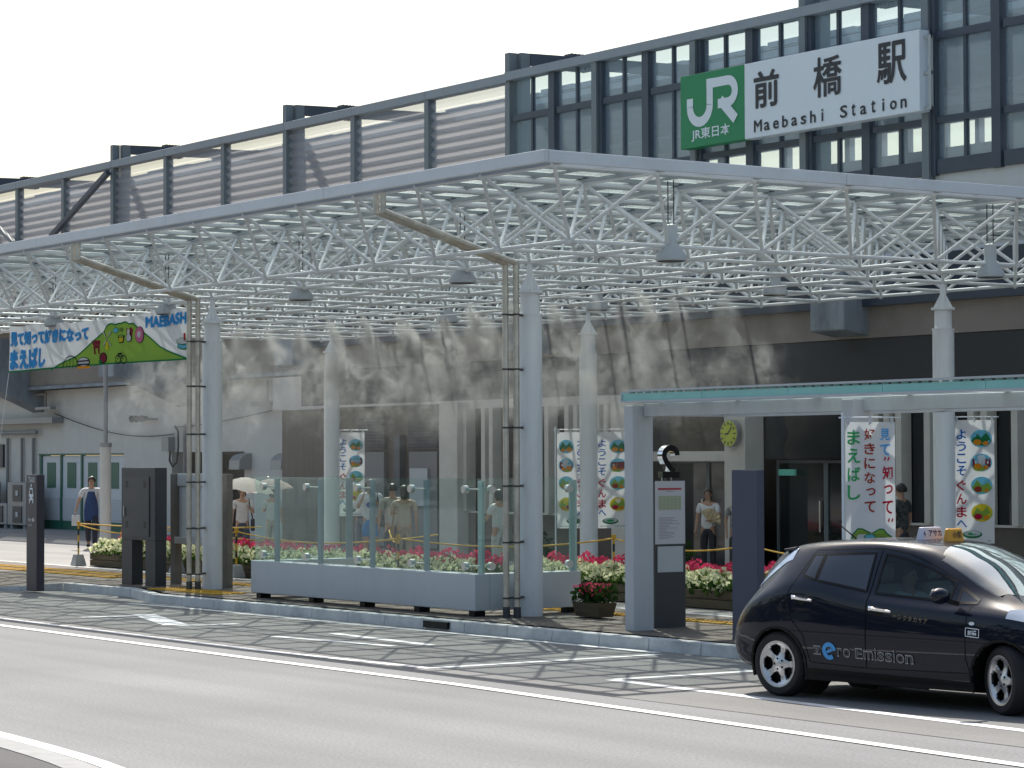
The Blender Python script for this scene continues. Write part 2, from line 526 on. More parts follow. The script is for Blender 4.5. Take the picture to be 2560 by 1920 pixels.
for i in range(len(xs) - 1):
    for j in range(len(ts) - 1):
        a = i * len(ts) + j
        fs.append((a, a + len(ts), a + len(ts) + 1, a + 1))
mb.add(vs, fs)
pavement = structure('pavement', mb, M['paver'])
structure('plaza', MB().sheet([(-260, 22.6), (120, 22.6), (120, 60), (-260, 60)], 0.14), M['plaza'])
edge = structure('edging', MB().box(-260, 120, 22.45, 22.6, 0.0, 0.156), M['kerb'])

# kerb stones, one by one
kerb = MB()
kerb.sheet([(-260, 18.36), (-260, 18.5), (-43.6, 18.5), (-43.6, 18.36)], 0.009)
kerb_o = structure('kerb', kerb, M['kerb'])
def kerb_line(p, q, n, h0=0.15, h1=0.15):
    p = Vector((*p, 0)); q = Vector((*q, 0)); d = (q - p) / n; dn = d.normalized(); nn = Vector((-dn.y, dn.x, 0))
    for k in range(n):
        a = p + d * k + dn * 0.006; b = p + d * (k + 1) - dn * 0.006
        ha = h0 + (h1 - h0) * k / n; hb = h0 + (h1 - h0) * (k + 1) / n
        w = 0.19; j = random.uniform(-0.003, 0.003)
        vs = [a, b, b + nn * w, a + nn * w]
        top = [a + nn * 0.025 + Vector((0, 0, ha + j)), b + nn * 0.025 + Vector((0, 0, hb + j)), b + nn * w + Vector((0, 0, hb + j)), a + nn * w + Vector((0, 0, ha + j))]
        low = [v + Vector((0, 0, -0.05)) for v in vs]
        mbk = MB().add(low + top, [(0, 3, 2, 1), (4, 5, 6, 7), (0, 1, 5, 4), (1, 2, 6, 5), (2, 3, 7, 6), (3, 0, 4, 7)])
        part('kerb_stone', mbk, M['kerb'], kerb_o, bevel=0.008)
kerb_line((-58, 18.3), (-43.6, 18.3), 16, 0.035, 0.035)
kerb_line((-43.6, 18.3), (-42.5, 19.38), 2, 0.035, 0.15)
kerb_line((-42.5, 19.38), (-39.95, 19.45), 3)
kerb_line((-39.95, 19.45), (-38.1, 18.9), 2)
kerb_line((-38.1, 18.9), (-36.0, 18.95), 2)
kerb_line((-36.0, 18.95), (-20.0, 19.1), 16)
kerb_line((-20.0, 19.1), (-5.0, 19.1), 15)
part('drain_inlet', MB().box(-29.95, -29.35, 18.98, 19.1, 0.035, 0.125), M['black'], kerb_o)

# painted markings
def stripe(mbs, p, q, w, z=0.008):
    p = Vector((*p, 0)); q = Vector((*q, 0)); d = (q - p).normalized(); n = Vector((-d.y, d.x, 0)) * w / 2
    mbs.add([(v.x, v.y, z) for v in (p - n, q - n, q + n, p + n)], [(0, 1, 2, 3)])
mk = MB()
pts = [(-80, 14.80), (-34.4, 14.66), (-26.7, 14.58), (-22.4, 14.6), (-17.3, 14.36), (-14.0, 14.2), (-8, 13.8)]
for a, b in zip(pts[:-1], pts[1:]):
    stripe(mk, a, b, 0.15)
pts = [(-80, 15.36), (-35.7, 15.30), (-27.9, 15.27), (-24.27, 15.48)]
for a, b in zip(pts[:-1], pts[1:]):
    stripe(mk, a, b, 0.13)
structure('lane_line', mk, M['paint'])
mk = MB()
pts = [(-21.9, 16.2), (-19.3, 16.12), (-15.75, 16.0), (-9, 15.7)]
for a, b in zip(pts[:-1], pts[1:]):
    stripe(mk, a, b, 0.15)
stripe(mk, (-21.9, 16.27), (-21.85, 18.9), 0.15)
stripe(mk, (-24.3, 15.55), (-24.38, 18.75), 0.15)
pts = [(-38.2, 18.55), (-36, 18.72), (-30.8, 18.76), (-24.6, 18.9)]
for a, b in zip(pts[:-1], pts[1:]):
    stripe(mk, a, b, 0.14)
structure('bay_line', mk, M['paint'])
mk = MB()
mk.add([(x, y, 0.008) for x, y in [(-35.35, 17.25), (-35.2, 17.55), (-32.75, 16.85), (-32.85, 16.5)]], [(0, 1, 2, 3)])
mk.add([(x, y, 0.0085) for x, y in [(-32.75, 16.62), (-32.6, 17.5), (-32.4, 17.5), (-32.5, 16.6)]], [(0, 1, 2, 3)])
mk.add([(x, y, 0.0085) for x, y in [(-35.3, 16.35), (-35.1, 17.3), (-34.9, 17.3), (-35.1, 16.35)]], [(0, 1, 2, 3)])
stripe(mk, (-29.9, 16.64), (-27.43, 16.95), 0.16)
stripe(mk, (-29.9, 17.54), (-27.3, 17.42), 0.16)
structure('road_arrow', mk, M['paint'])

# curved traffic island at the lower left of the road
def arc(xs_, off):
    out = [(-27.0, 9.02), (-24.0, 9.02), (-22.2, 8.98), (-20.83, 8.93), (-20.15, 8.89), (-19.59, 8.85), (-18.9, 8.79), (-18.3, 8.72), (-17.7, 8.62), (-17.0, 8.45), (-16.3, 8.2), (-15.6, 7.8), (-15.1, 7.3), (-14.8, 6.7), (-14.7, 5.5)]
    res = []
    for i, (x, y) in enumerate(out):
        a = out[max(0, i - 1)]; b = out[min(len(out) - 1, i + 1)]
        d = Vector((b[0] - a[0], b[1] - a[1])).normalized(); n = Vector((-d.y, d.x))
        res.append((x - n.x * off, y - n.y * off))
    return res
def band(o0, o1, z):
    a = arc(None, o0); b = arc(None, o1); n = len(a)
    return MB().add([(x, y, z) for x, y in a] + [(x, y, z) for x, y in b], [(i, i + 1, n + i + 1, n + i) for i in range(n - 1)])
structure('island_line', band(0.0, 0.15, 0.006), M['paint'])
structure('gutter_joint_shadow', band(0.151, 0.2, 0.005), M['island'])  # flat dark strip: the gutter joint, with its shadow put into the colour
a = arc(None, 0.2); b = arc(None, 0.46); n = len(a)
for i in range(n - 1):
    v8 = [(*a[i], 0.0), (*a[i + 1], 0.0), (*b[i + 1], 0.0), (*b[i], 0.0)]
    t8 = [(*a[i], 0.02), (*a[i + 1], 0.02), (*b[i + 1], 0.022), (*b[i], 0.022)]
    part('kerb_stone', MB().add(v8 + t8, [(0, 3, 2, 1), (4, 5, 6, 7), (0, 1, 5, 4), (1, 2, 6, 5), (2, 3, 7, 6), (3, 0, 4, 7)]), M['islandkerb'], kerb_o)
c = arc(None, 0.46)
structure('island', MB().sheet(c + [(-27, 4.5)], 0.016), M['island'])

# yellow tactile tiles
tm = MB().box(-0.147, 0.147, -0.147, 0.147, -0.01, 0.012)
for i in range(3):
    for j in range(3):
        tm.box(-0.11 + i * 0.1, -0.07 + i * 0.1, -0.11 + j * 0.1, -0.07 + j * 0.1, 0.012, 0.018)
tile_me = mesh_of('tactile_tile', tm, M['tactile'])
def tile(x, y):
    inst('tactile_tile', tile_me, pavement, Matrix.Translation((x, y, pave_z(x, y) + 0.004)))
for k in range(100):
    tile(-56 + 0.3 * k, 21.55)
for k in range(8):
    tile(-39.4 + 0.3 * k, 19.72 + 0.0 * k); tile(-39.4 + 0.3 * k, 20.02)
for k in range(20):
    tile(-49.5 + 0.3 * k, 21.0)

# ------------------------------------------------------------------ the glass canopy on its space frame
S = 1.5657
CX, CY = -26.364, 18.893           # nearest lower node
ZB, ZT = 5.05, 5.884
NI, NJ = 17, 8                     # lower nodes along and across
canopy = thing('glass_canopy', 'large white steel space-frame canopy with glass roof over the station forecourt', 'canopy', (-40, 24, 0))
def nb(i, j): return Vector((CX - i * S, CY + j * S, ZB))
def nt_(i, j): return Vector((CX + S / 2 - i * S, CY - S / 2 + j * S, ZT))
camp = Vector((0, 0, 2.3))
unit = {}
for nm, r in (('bottom_chord', 0.027), ('top_chord', 0.027), ('diagonal_tube', 0.025)):
    unit[nm] = mesh_of(nm, MB().tube((0, 0, 0), (0, 0, 1), r, 8), M['white'], smooth=True)
def tube_matrix(p, q):
    d = q - p
    rot = d.to_track_quat('Z', 'Y').to_matrix().to_4x4()
    return Matrix.Translation(p) @ rot @ Matrix.Diagonal((1, 1, d.length, 1))
members = {'bottom_chord': [], 'top_chord': [], 'diagonal_tube': []}
for i in range(NI):
    for j in range(NJ):
        if i + 1 < NI: members['bottom_chord'].append((nb(i, j), nb(i + 1, j)))
        if j + 1 < NJ: members['bottom_chord'].append((nb(i, j), nb(i, j + 1)))
        for di in (0, 1):
            for dj in (0, 1):
                members['diagonal_tube'].append((nb(i, j), nt_(i + di, j + dj)))
for i in range(NI + 1):
    for j in range(NJ + 1):
        if i < NI: members['top_chord'].append((nt_(i, j), nt_(i + 1, j)))
        if j < NJ: members['top_chord'].append((nt_(i, j), nt_(i, j + 1)))
for nm, lst in members.items():
    lst.sort(key=lambda pq: ((pq[0] + pq[1]) / 2 - camp).length)
    for p, q in lst[:290]:
        inst(nm, unit[nm], canopy, tube_matrix(p, q))
    rest = MB()
    for p, q in lst[290:]:
        rest.tube(p, q, 0.026, 6, cap=False)
    if rest.v:
        part({'bottom_chord': 'far_bottom_chords', 'top_chord': 'far_top_chords', 'diagonal_tube': 'far_diagonals'}[nm], rest, M['white'], canopy, smooth=True, kind='stuff')
ball_me = mesh_of('node', MB().ball((0, 0, 0), 0.05, 10, 8), M['white'], smooth=True)
brk = MB().box(-0.09, 0.09, -0.02, 0.02, 0.045, 0.075).box(-0.02, 0.02, -0.09, 0.09, 0.045, 0.0752).tube((0, 0, 0.03), (0, 0, 0.1), 0.025, 8)
brk_me = mesh_of('roof_bracket', brk, M['darknode'])
for i in range(NI):
    for j in range(NJ):
        inst('node', ball_me, canopy, Matrix.Translation(nb(i, j)))
for i in range(NI + 1):
    for j in range(NJ + 1):
        inst('upper_node', ball_me, canopy, Matrix.Translation(nt_(i, j)))
        inst('roof_bracket', brk_me, canopy, Matrix.Translation(nt_(i, j)))
XR, XL = CX + S / 2 + 0.5, CX + S / 2 - NI * S - 0.5
YF, YB = CY - S / 2 - 0.5, CY - S / 2 + NJ * S + 0.5
# purlins and glass
for k in range(2 * NI + 1):
    x = CX + S / 2 - k * S / 2
    part('purlin', MB().box(x - 0.025, x + 0.025, YF + 0.03, YB - 0.03, 5.937, 5.985), M['purlin'], canopy)
for k in range(NJ + 1):
    y = CY - S / 2 + k * S
    part('cross_purlin', MB().box(XL + 0.03, XR - 0.03, y - 0.035, y + 0.035, 5.885, 5.935), M['purlin'], canopy)
    if k < NJ:
        part('cross_purlin', MB().box(XL + 0.03, XR - 0.03, y + S / 2 - 0.02, y + S / 2 + 0.02, 5.905, 5.935), M['purlin'], canopy)
pane_me = mesh_of('roof_pane', MB().box(-S / 2 + 0.008, S / 2 - 0.008, -S / 2 + 0.008, S / 2 - 0.008, 0.0, 0.012), M['roofglass'])
for i in range(NI):
    for j in range(NJ):
        inst('roof_pane', pane_me, canopy, Matrix.Translation((CX - i * S, CY + j * S, 5.988)))
# fascia, in lengths
xk = XR
n = 0
while xk > XL + 0.1:
    xe = max(XL, xk - (3 * S + (0.5 + 0 if n == 0 else 0)))
    part('fascia_panel', MB().box(xe + 0.004, xk - 0.004, YF, YF + 0.07, 5.845, 5.992).box(xe + 0.004, xk - 0.004, YF + 0.07, YF + 0.2, 5.984, 5.992), M['fascia'], canopy, bevel=0.006)
    xk = xe; n += 1
yk = YF + 0.0705
n = 0
while yk < YB - 0.1:
    ye = min(YB, yk + 3 * S)
    part('fascia_panel', MB().box(XR - 0.07, XR - 0.001, yk + 0.003, ye - 0.003, 5.845, 5.990), M['fascia'], canopy, bevel=0.006)
    yk = ye
part('fascia_panel', MB().box(XL, XR - 0.072, YB - 0.07, YB, 5.845, 5.990), M['fascia'], canopy)
# columns
COLS = [(i, j) for i in (2, 8, 14) for j in (1, 6)]
col_pos = {}
for (i, j) in COLS:
    p = nb(i, j); x, y = p.x, p.y; col_pos[(i, j)] = (x, y)
    c = part('column', MB().lathe((x, y, 0), [(0.168, 0.14), (0.168, 4.30)], 24), M['colpaint'], canopy, smooth=True)
    part('collar', MB().lathe((x, y, 0), [(0.178, 4.30), (0.178, 4.325), (0.135, 4.326), (0.135, 4.615), (0.185, 4.616), (0.185, 4.65)], 24), M['colpaint'], c, smooth=True)
    hd = MB().lathe((x, y, 0), [(0.06, 4.65), (0.04, 5.02)], 10)
    for k in range(4):
        t = k * math.pi / 2 + math.pi / 4
        d = Vector((math.cos(t), math.sin(t), 0)); w = Vector((-d.y, d.x, 0)) * 0.008
        b0 = Vector((x, y, 4.65))
        hd.add([b0 + d * 0.03 - w, b0 + d * 0.15 - w, b0 + d * 0.05 - w + Vector((0, 0, 0.2)), b0 + d * 0.03 + w, b0 + d * 0.15 + w, b0 + d * 0.05 + w + Vector((0, 0, 0.2))], [(0, 1, 2), (5, 4, 3), (0, 3, 4, 1), (1, 4, 5, 2), (2, 5, 3, 0)])
    part('column_head', hd, M['colpaint'], c)
# paired drain pipes down two of the front columns
for dx in (0.0, -6 * S):
    for (ax, ay, bx, by) in ((-29.12, 17.74, -29.35, 19.95), (-28.98, 17.76, -29.25, 20.06)):
        a0 = Vector((ax + dx, ay, 5.82)); a1 = Vector((ax + dx, ay, 5.58)); b1 = Vector((bx + dx, by, 5.0)); b0 = Vector((bx + dx, by, 0.14))
        m_ = MB().tube(a0, a1 + Vector((0, 0, -0.03)), 0.043, 12).tube(a1, b1, 0.043, 12).tube(b1 + Vector((0, 0, 0.03)), b0, 0.043, 12).ball(a1, 0.045, 10, 6).ball(b1, 0.045, 10, 6)
        dp = part('drain_pipe', m_, M['pipe'], canopy, smooth=True)
        part('pipe_shoe', MB().tube(b0 + Vector((0, 0, 0.0)), b0 + Vector((0, 0, 0.16)), 0.052, 12), M['charcoal'], dp)
        for z in (0.42, 1.18, 1.95, 2.75, 3.55, 4.3):
            part('pipe_clip', MB().tube(b0 + Vector((0, 0, z - 0.155)), b0 + Vector((0, 0, z - 0.13)), 0.052, 12).beam(Vector((bx + dx, by, z)), Vector((-29.47 + dx, 20.33, z)), 0.02, 0.03), M['darknode'], dp)
# misting pipes with nozzles, fixed under the frame
for y in (24.2, 25.55):
    mp_ = part('mist_pipe', MB().tube((-30.0, y, 4.93), (-50.5, y, 4.93), 0.012, 6), M['steelshiny'], canopy, smooth=True)

# lamps hanging in the frame
def lamp(x, y, label):
    t = thing('pendant_lamp', label, 'lamp', (x, y, 4.6), 0, 'drum lamps hanging inside the canopy frame')
    part('shade', MB().lathe((x, y, 0), [(0.19, 4.86), (0.2, 4.87), (0.2, 4.93), (0.09, 5.08), (0.085, 5.32), (0.03, 5.34)], 20), M['lampgrey'], t, smooth=True)
    part('diffuser', MB().lathe((x, y, 0), [(0.175, 4.852), (0.175, 4.858)], 20), M['darknode'], t)
    part('hanger', MB().tube((x - 0.06, y, 5.3), (x - 0.06, y, 5.9), 0.008, 6).tube((x + 0.06, y, 5.3), (x + 0.06, y, 5.9), 0.008, 6), M['cable'], t)
for k, nm in enumerate(('nearest the canopy corner', 'just past the near front column', 'between the two front columns', 'above the right end of the banner', 'above the middle of the banner')):
    lamp(-26.36 - 0.55 - 4.697 * k + (0.35 if k else 0.55), 20.5, 'drum lamp in the front row of the frame, ' + nm)
for k, nm in enumerate(('right of the column behind the taxi', 'above the navy pillar', 'above the bus stop sign', 'right of the near drainpipes')):
    lamp(-26.36 - 4.697 * k, 26.2, 'drum lamp deep inside the frame, ' + nm)

# ------------------------------------------------------------------ station building under the viaduct
st = thing('station_building', 'cream and dark station building built in under the railway viaduct', 'station building', (-50, 34, 0))
LW = 34.5
wall = MB()
# left render wall with door openings (folding doors, dark doorway, narrow door)
def wall_with_holes(mb, x0, x1, y0, y1, z0, z1, holes):
    holes = sorted(holes)
    x = x0
    for (a, b, c, d) in holes:
        mb.box(x, a, y0, y1, z0, z1)
        if d < z1: mb.box(a, b, y0 + 0.0, y1, d, z1)
        if c > z0: mb.box(a, b, y0, y1, z0, c)
        x = b
    mb.box(x, x1, y0, y1, z0, z1)
wall_with_holes(wall, -110, -59.4, LW, LW + 0.4, 0.0, 4.55,
                [(-77.45, -71.3, 0.0, 2.5), (-68.1, -63.68, 0.0, 2.55), (-60.75, -59.95, 0.0, 2.0)])
part('wall', wall, M['cream'], st)
part('doorway_back', MB().box(-68.3, -63.5, LW + 1.6, LW + 1.7, 0, 2.7), M['brown'], st)
part('doorway_reveal', MB().box(-68.1, -68.0, LW + 0.4, LW + 1.6, 0, 2.55).box(-63.78, -63.68, LW + 0.4, LW + 1.6, 0, 2.55).box(-68.1, -63.68, LW + 0.4, LW + 1.6, 2.56, 2.66), M['plinth'], st)
ddoor = part('door', MB().box(-60.72, -60.0, LW + 0.06, LW + 0.12, 0.1, 1.97), M['greypanel'], st, label='narrow grey service door')
part('door_frame', MB().box(-60.75, -60.68, LW - 0.03, LW + 0.06, 0.1, 2.03).box(-60.02, -59.95, LW - 0.03, LW + 0.06, 0.1, 2.03).box(-60.68, -60.02, LW - 0.03, LW + 0.06, 1.96, 2.03), M['plinth'], ddoor)
# folding doors, four leaves
for k in range(4):
    a = -77.35 + k * 1.525
    leaf = part('folding_door_leaf', MB().box(a + 0.06, a + 1.43, LW + 0.05, LW + 0.11, 0.42, 2.46), M['doorwhite'], st)
    part('door_trim', MB().box(a - 0.06, a + 0.058, LW + 0.01, LW + 0.13, 0.1, 2.48).box(a + 0.058, a + 1.46, LW + 0.03, LW + 0.12, 0.1, 0.415), M['doorgreen'], leaf)
    wd = part('door_window', MB().box(a + 0.42, a + 1.06, LW + 0.035, LW + 0.052, 1.45, 2.25), M['doorgreen'], leaf)
    for q in range(9):
        z = 0.5 + q * 0.075
        part('slat', MB().box(a + 0.1, a + 1.39, LW + 0.02, LW + 0.05, z, z + 0.045), M['doorwhite'], leaf)
part('door_head', MB().box(-77.45, -71.3, LW - 0.02, LW + 0.1, 2.48, 2.53), M['doorgreen'], st)
# viaduct side beam above the left wall, its brackets and the long soffit
part('beam', MB().box(-110, -57.2, 34.0, 36, 4.6, 7.2), M['tan'], st)
part('beam_edge', MB().box(-110, -57.2, 33.93, 33.999, 4.56, 4.66), M['concrete'], st)
def bracket(x):
    # front face at y 32.0, tapering back and down to the wall
    w = 0.95
    prof = [(32.0, 4.68), (33.0, 4.52), (34.6, 3.82), (34.6, 6.2), (32.0, 6.2)]
    m_ = MB()
    n = len(prof)
    vs = [(x, a, b) for a, b in prof] + [(x + w, a, b) for a, b in prof]
    fs = [tuple(range(n)), tuple(reversed(range(n, 2 * n)))] + [(k, (k + 1) % n, n + (k + 1) % n, n + k) for k in range(n)]
    m_.add(vs, fs)
    part('bracket', m_, M['concrete'], st, bevel=0.02)
for x in (-36.93, -47.2, -57.5, -67.75, -78.0):
    bracket(x)
# right half: ledge, tan beam, dark band
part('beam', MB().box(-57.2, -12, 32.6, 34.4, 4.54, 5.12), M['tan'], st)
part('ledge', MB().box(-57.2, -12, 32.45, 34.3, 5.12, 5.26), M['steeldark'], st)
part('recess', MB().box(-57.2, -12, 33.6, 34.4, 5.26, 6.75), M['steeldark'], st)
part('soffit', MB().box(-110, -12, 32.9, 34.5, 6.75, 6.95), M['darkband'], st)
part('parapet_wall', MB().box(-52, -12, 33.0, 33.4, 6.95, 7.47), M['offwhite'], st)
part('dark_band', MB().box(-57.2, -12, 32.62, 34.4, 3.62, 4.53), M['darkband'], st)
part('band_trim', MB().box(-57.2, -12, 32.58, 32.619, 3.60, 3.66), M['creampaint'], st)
# dark brown side of the building next to the cream wall
part('wood_wall', MB().box(-59.4, -49.98, 33.3, 33.6, 0.1, 3.6), M['brown'], st)
part('wood_return', MB().box(-59.4, -59.2, 33.6, 34.5, 0.1, 3.6), M['brown'], st)
for (a, b) in ((-55.35, -54.15), (-53.0, -51.75)):
    lv = part('louver', MB().box(a, b, 33.2, 33.295, 2.56, 3.36), M['louver'], st)
    for q in range(10):
        z = 2.58 + q * 0.078
        part('slat', MB().add([(a + 0.02, 33.19, z), (b - 0.02, 33.19, z), (b - 0.02, 33.15, z + 0.055), (a + 0.02, 33.15, z + 0.055)], [(0, 1, 2, 3)]), M['louver'], lv)
    part('wall_panel', MB().box(a, b, 33.2, 33.295, 0.2, 2.5), M['greypanel'], st)
part('notice_board', MB().box(-52.9, -52.1, 33.15, 33.199, 1.2, 2.1), M['bgrey'], st)
part('dark_post', MB().box(-53.55, -53.3, 33.12, 33.29, 0.1, 2.9), M['steeldark'], st)
# window front with cream mullions
def pilaster(x0, x1, y0=32.1, z1=3.6):
    part('pilaster', MB().box(x0, x1, y0, y0 + 0.48, 0.14, z1), M['creampaint'], st, bevel=0.01)
pilaster(-49.95, -49.19)
pilaster(-43.35, -42.6); pilaster(-39.62, -38.98)
pilaster(-36.0, -35.4, 32.3); pilaster(-26.2, -25.5)
for x0, x1 in [(-49.19, -43.35), (-35.4, -26.2), (-25.5, -13)]:
    wx = [x0]
    part('plinth', MB().box(x0, x1, 32.4, 32.7, 0.1, 1.1), M['plinth'], st)
    part('sill', MB().box(x0, x1, 32.36, 32.7, 1.1, 1.14), M['creampaint'], st)
    part('window_head', MB().box(x0, x1, 32.44, 32.7, 3.46, 3.6), M['creampaint'], st)
    # pairs of mullions close together, then a wide pane
    x = x0 + 0.1
    ms = [x0]
    seq = [0.65, 0.36, 1.75] if x0 < -45 else [0.36, 0.72, 0.36, 1.05]
    xs_m = {-49.19: [-49.12, -48.36, -48.05, -46.95, -46.6, -45.89, -45.14, -44.82, -44.03, -43.73]}.get(x0)
    if xs_m is None:
        xs_m = []
        x = x0 + 0.27; k = 0
        while x < x1 - 0.15:
            xs_m.append(x); x += (0.32, 0.74, 1.1)[k % 3]; k += 1
    for xm in xs_m:
        part('mullion', MB().box(xm - 0.075, xm + 0.075, 32.25, 32.5, 1.14, 3.46), M['creampaint'], st)
    edges = [x0] + xs_m + [x1]
    for a, b in zip(edges[:-1], edges[1:]):
        if b - a > 0.2:
            part('window_pane', MB().box(a + 0.076, b - 0.076, 32.52, 32.54, 1.14, 3.46), M['darkglass'], st)
# entrance: glass doors set back, lintel
part('lintel', MB().box(-42.6, -39.62, 32.4, 32.8, 2.26, 2.46), M['creampaint'], st)
part('upper_glass', MB().box(-42.6, -39.62, 32.6, 32.63, 2.46, 3.6), M['darkglass'], st)
part('upper_glass', MB().box(-38.98, -36.0, 32.6, 32.63, 2.3, 3.6), M['darkglass'], st)
for a in (-42.55, -41.1, -38.95, -37.5):
    dr = part('glass_door', MB().box(a + 0.02, a + 1.42, 32.9, 32.93, 0.16, 2.26), M['darkglass'], st)
    part('door_frame', MB().box(a, a + 0.05, 32.87, 32.95, 0.14, 2.28).box(a + 1.39, a + 1.44, 32.87, 32.95, 0.14, 2.28).box(a + 0.05, a + 1.39, 32.87, 32.95, 2.22, 2.28), M['steelgrey'], dr)
    part('door_handle', MB().box(a + 1.28, a + 1.32, 32.84, 32.87, 0.9, 1.5), M['steelshiny'], dr)
part('exit_sign', MB().box(-38.75, -38.3, 32.75, 32.82, 1.98, 2.1), mat('exit_green', (0.1, 0.4, 0.32), 0.4, emit=((0.2, 0.75, 0.6), 0.06)), st)
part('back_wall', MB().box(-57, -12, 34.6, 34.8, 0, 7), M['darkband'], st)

# wall fittings on the cream wall
t = thing('clock', 'round yellow-green wall clock hung on the cream entrance pillar', 'clock', (-39.3, 32.0, 2.8))
part('case', MB().lathe((-39.3, 32.02, 2.8), [(0.262, -0.03), (0.268, 0.05), (0.262, 0.062)], 32, axis=(0, -1, 0)), M['galv'], t, smooth=True)
part('dial', MB().lathe((-39.3, 32.02, 2.8), [(0.252, 0.0625), (0.25, 0.066)], 32, axis=(0, -1, 0)), mat('clock_dial', (0.5, 0.58, 0.05), 0.5), t, smooth=True)
for k in range(12):
    hm = MB()
    a = k * math.pi / 6
    c = Vector((-39.3 + 0.2 * math.sin(a), 31.94, 2.8 + 0.2 * math.cos(a)))
    d = Vector((math.sin(a), 0, math.cos(a)))
    hm.obox(c, d * 0.028, Vector((0, 0.003, 0)), d.cross(Vector((0, 1, 0))) * 0.011)
    part('hour_mark', hm, M['ink'], t)
for nm, a, L, w in (('hour_hand', math.radians(262), 0.12, 0.014), ('minute_hand', math.radians(40), 0.18, 0.01)):
    d = Vector((math.sin(a), 0, math.cos(a)))
    part(nm, MB().obox(Vector((-39.3, 31.935, 2.8)) + d * (L / 2 - 0.02), d * L / 2, Vector((0, 0.003, 0)), d.cross(Vector((0, 1, 0))) * w), M['ink'], t)

def fitting(name, label, cat, mb, m, group=None, loc=None, **k):
    return solo(name, mb, m, label, cat, group, loc or mb.v[0], **k)
fl = thing('floodlight', 'cluster of three small dark floodlights on the cream wall', 'floodlight', (-69.4, 34.4, 3.55))
for k in range(3):
    x = -69.85 + k * 0.33
    part('lamp_head', MB().lathe((x, 34.15, 3.55), [(0.05, -0.12), (0.11, 0.12)], 10, axis=(0.3, -1, -0.15)), M['charcoal'], fl, smooth=True)
part('mount', MB().box(-70.0, -69.0, 34.42, 34.5, 3.5, 3.56), M['charcoal'], fl)
for x, w in ((-63.55, 'left'), (-61.2, 'right')):
    vh = thing('vent_hood', 'rounded grey metal vent hood on the cream wall, ' + ('beside the dark doorway' if w == 'left' else 'left of the narrow grey door'), 'vent', (x, 34.4, 2.2), 0, 'vent hoods on the cream wall')
    prof = [(34.5, 2.05), (34.1, 2.05), (34.12, 2.3), (34.22, 2.42), (34.36, 2.48), (34.5, 2.5)]
    vs = [(x - 0.3, a, b) for a, b in prof] + [(x + 0.3, a, b) for a, b in prof]; n = len(prof)
    part('hood', MB().add(vs, [tuple(range(n)), tuple(reversed(range(n, 2 * n)))] + [(k, (k + 1) % n, n + (k + 1) % n, n + k) for k in range(n)]), M['galv'], vh)
t = thing('wall_vent', 'dark rectangular vent with pale cap high on the cream wall', 'vent', (-60.4, 34.4, 3.1))
part('grille', MB().box(-60.62, -60.2, 34.4, 34.5, 2.9, 3.32), M['charcoal'], t)
part('cap', MB().box(-60.66, -60.16, 34.36, 34.5, 3.33, 3.38), M['bgrey'], t)
t = thing('junction_box', 'grey electrical box with looping black cable on the cream wall', 'electrical box', (-68.1, 34.4, 2.8))
part('box', MB().box(-68.35, -67.9, 34.28, 34.5, 2.58, 2.98), M['galv'], t, bevel=0.01)
part('cable', MB().path([(-68.0, 34.4, 2.58), (-67.95, 34.35, 2.3), (-67.75, 34.35, 2.12), (-67.5, 34.35, 2.25), (-67.45, 34.38, 2.7), (-67.5, 34.4, 3.15), (-67.75, 34.42, 3.3)], 0.03, 6), M['cable'], t)
solo('conduit', MB().path([(-66.75, 34.44, 3.3), (-67.15, 34.44, 3.3), (-67.15, 34.44, 0.15)], 0.06, 8), M['conduit'], 'grey vertical conduit beside the electrical box on the cream wall', 'pipe', loc=(-67.15, 34.44, 0.15))
solo('sagging_cable', MB().path([(-76.0 + 8.3 * k / 16, 34.38, 3.8 - 0.78 * math.sin(min(1, k / 16 * 1.0) * math.pi * 0.62) ) for k in range(17)], 0.016, 5), M['cable'], 'black cable sagging across the cream wall above the folding doors', 'cable', loc=(-76, 34.38, 3.8))
solo('sagging_cable', MB().path([(-67.6 + 6.6 * k / 12, 34.38, 3.27 + 0.48 * (k / 12) ** 1.5) for k in range(13)], 0.014, 5), M['cable'], 'black cable rising across the cream wall behind the far column', 'cable', loc=(-67.6, 34.38, 3.27))
t = thing('wall_light', 'tube light on a dropped bracket on the cream wall above the folding doors', 'light', (-76.2, 34.3, 4.0))
part('housing', MB().box(-76.9, -75.75, 34.1, 34.3, 3.93, 4.02), M['galv'], t)
part('bracket_pipe', MB().path([(-76.3, 34.2, 4.02), (-76.3, 34.2, 4.42), (-77.2, 34.2, 4.42), (-77.2, 34.0, 4.95)], 0.045, 8), M['tan'], t)
t = thing('wall_light', 'tube light hanging on a thin rod from the beam, behind the mist', 'light', (-61.6, 34.2, 3.9))
part('housing', MB().box(-62.6, -61.5, 34.1, 34.28, 3.78, 3.9), M['galv'], t)
part('rod', MB().tube((-61.8, 34.2, 3.9), (-61.8, 34.2, 4.6), 0.02, 6), M['galv'], t)
solo('duct', MB().box(-90, -75.6, 34.1, 34.5, 3.5, 3.68), M['galv'], 'long grey horizontal duct on the cream wall at the left edge', 'duct', loc=(-75.6, 34.3, 3.5))
for x, w in ((-79.8, 'leftmost'), (-78.65, 'middle'), (-77.75, 'right-hand')):
    solo('wall_pipe', MB().tube((x, 34.42, 0.3), (x, 34.42, 3.05), 0.05, 8), M['conduit'], 'grey-brown vertical pipe above the air conditioners, %s of three' % w, 'pipe', 'pipes above the air conditioners', loc=(x, 34.42, 0.3))
solo('refrigerant_pipe', MB().tube((-90, 34.3, 3.22), (-77.2, 34.3, 3.22), 0.055, 8), M['conduit'], 'horizontal lagged pipe under the grey duct on the cream wall', 'pipe', loc=(-77.2, 34.3, 3.22))
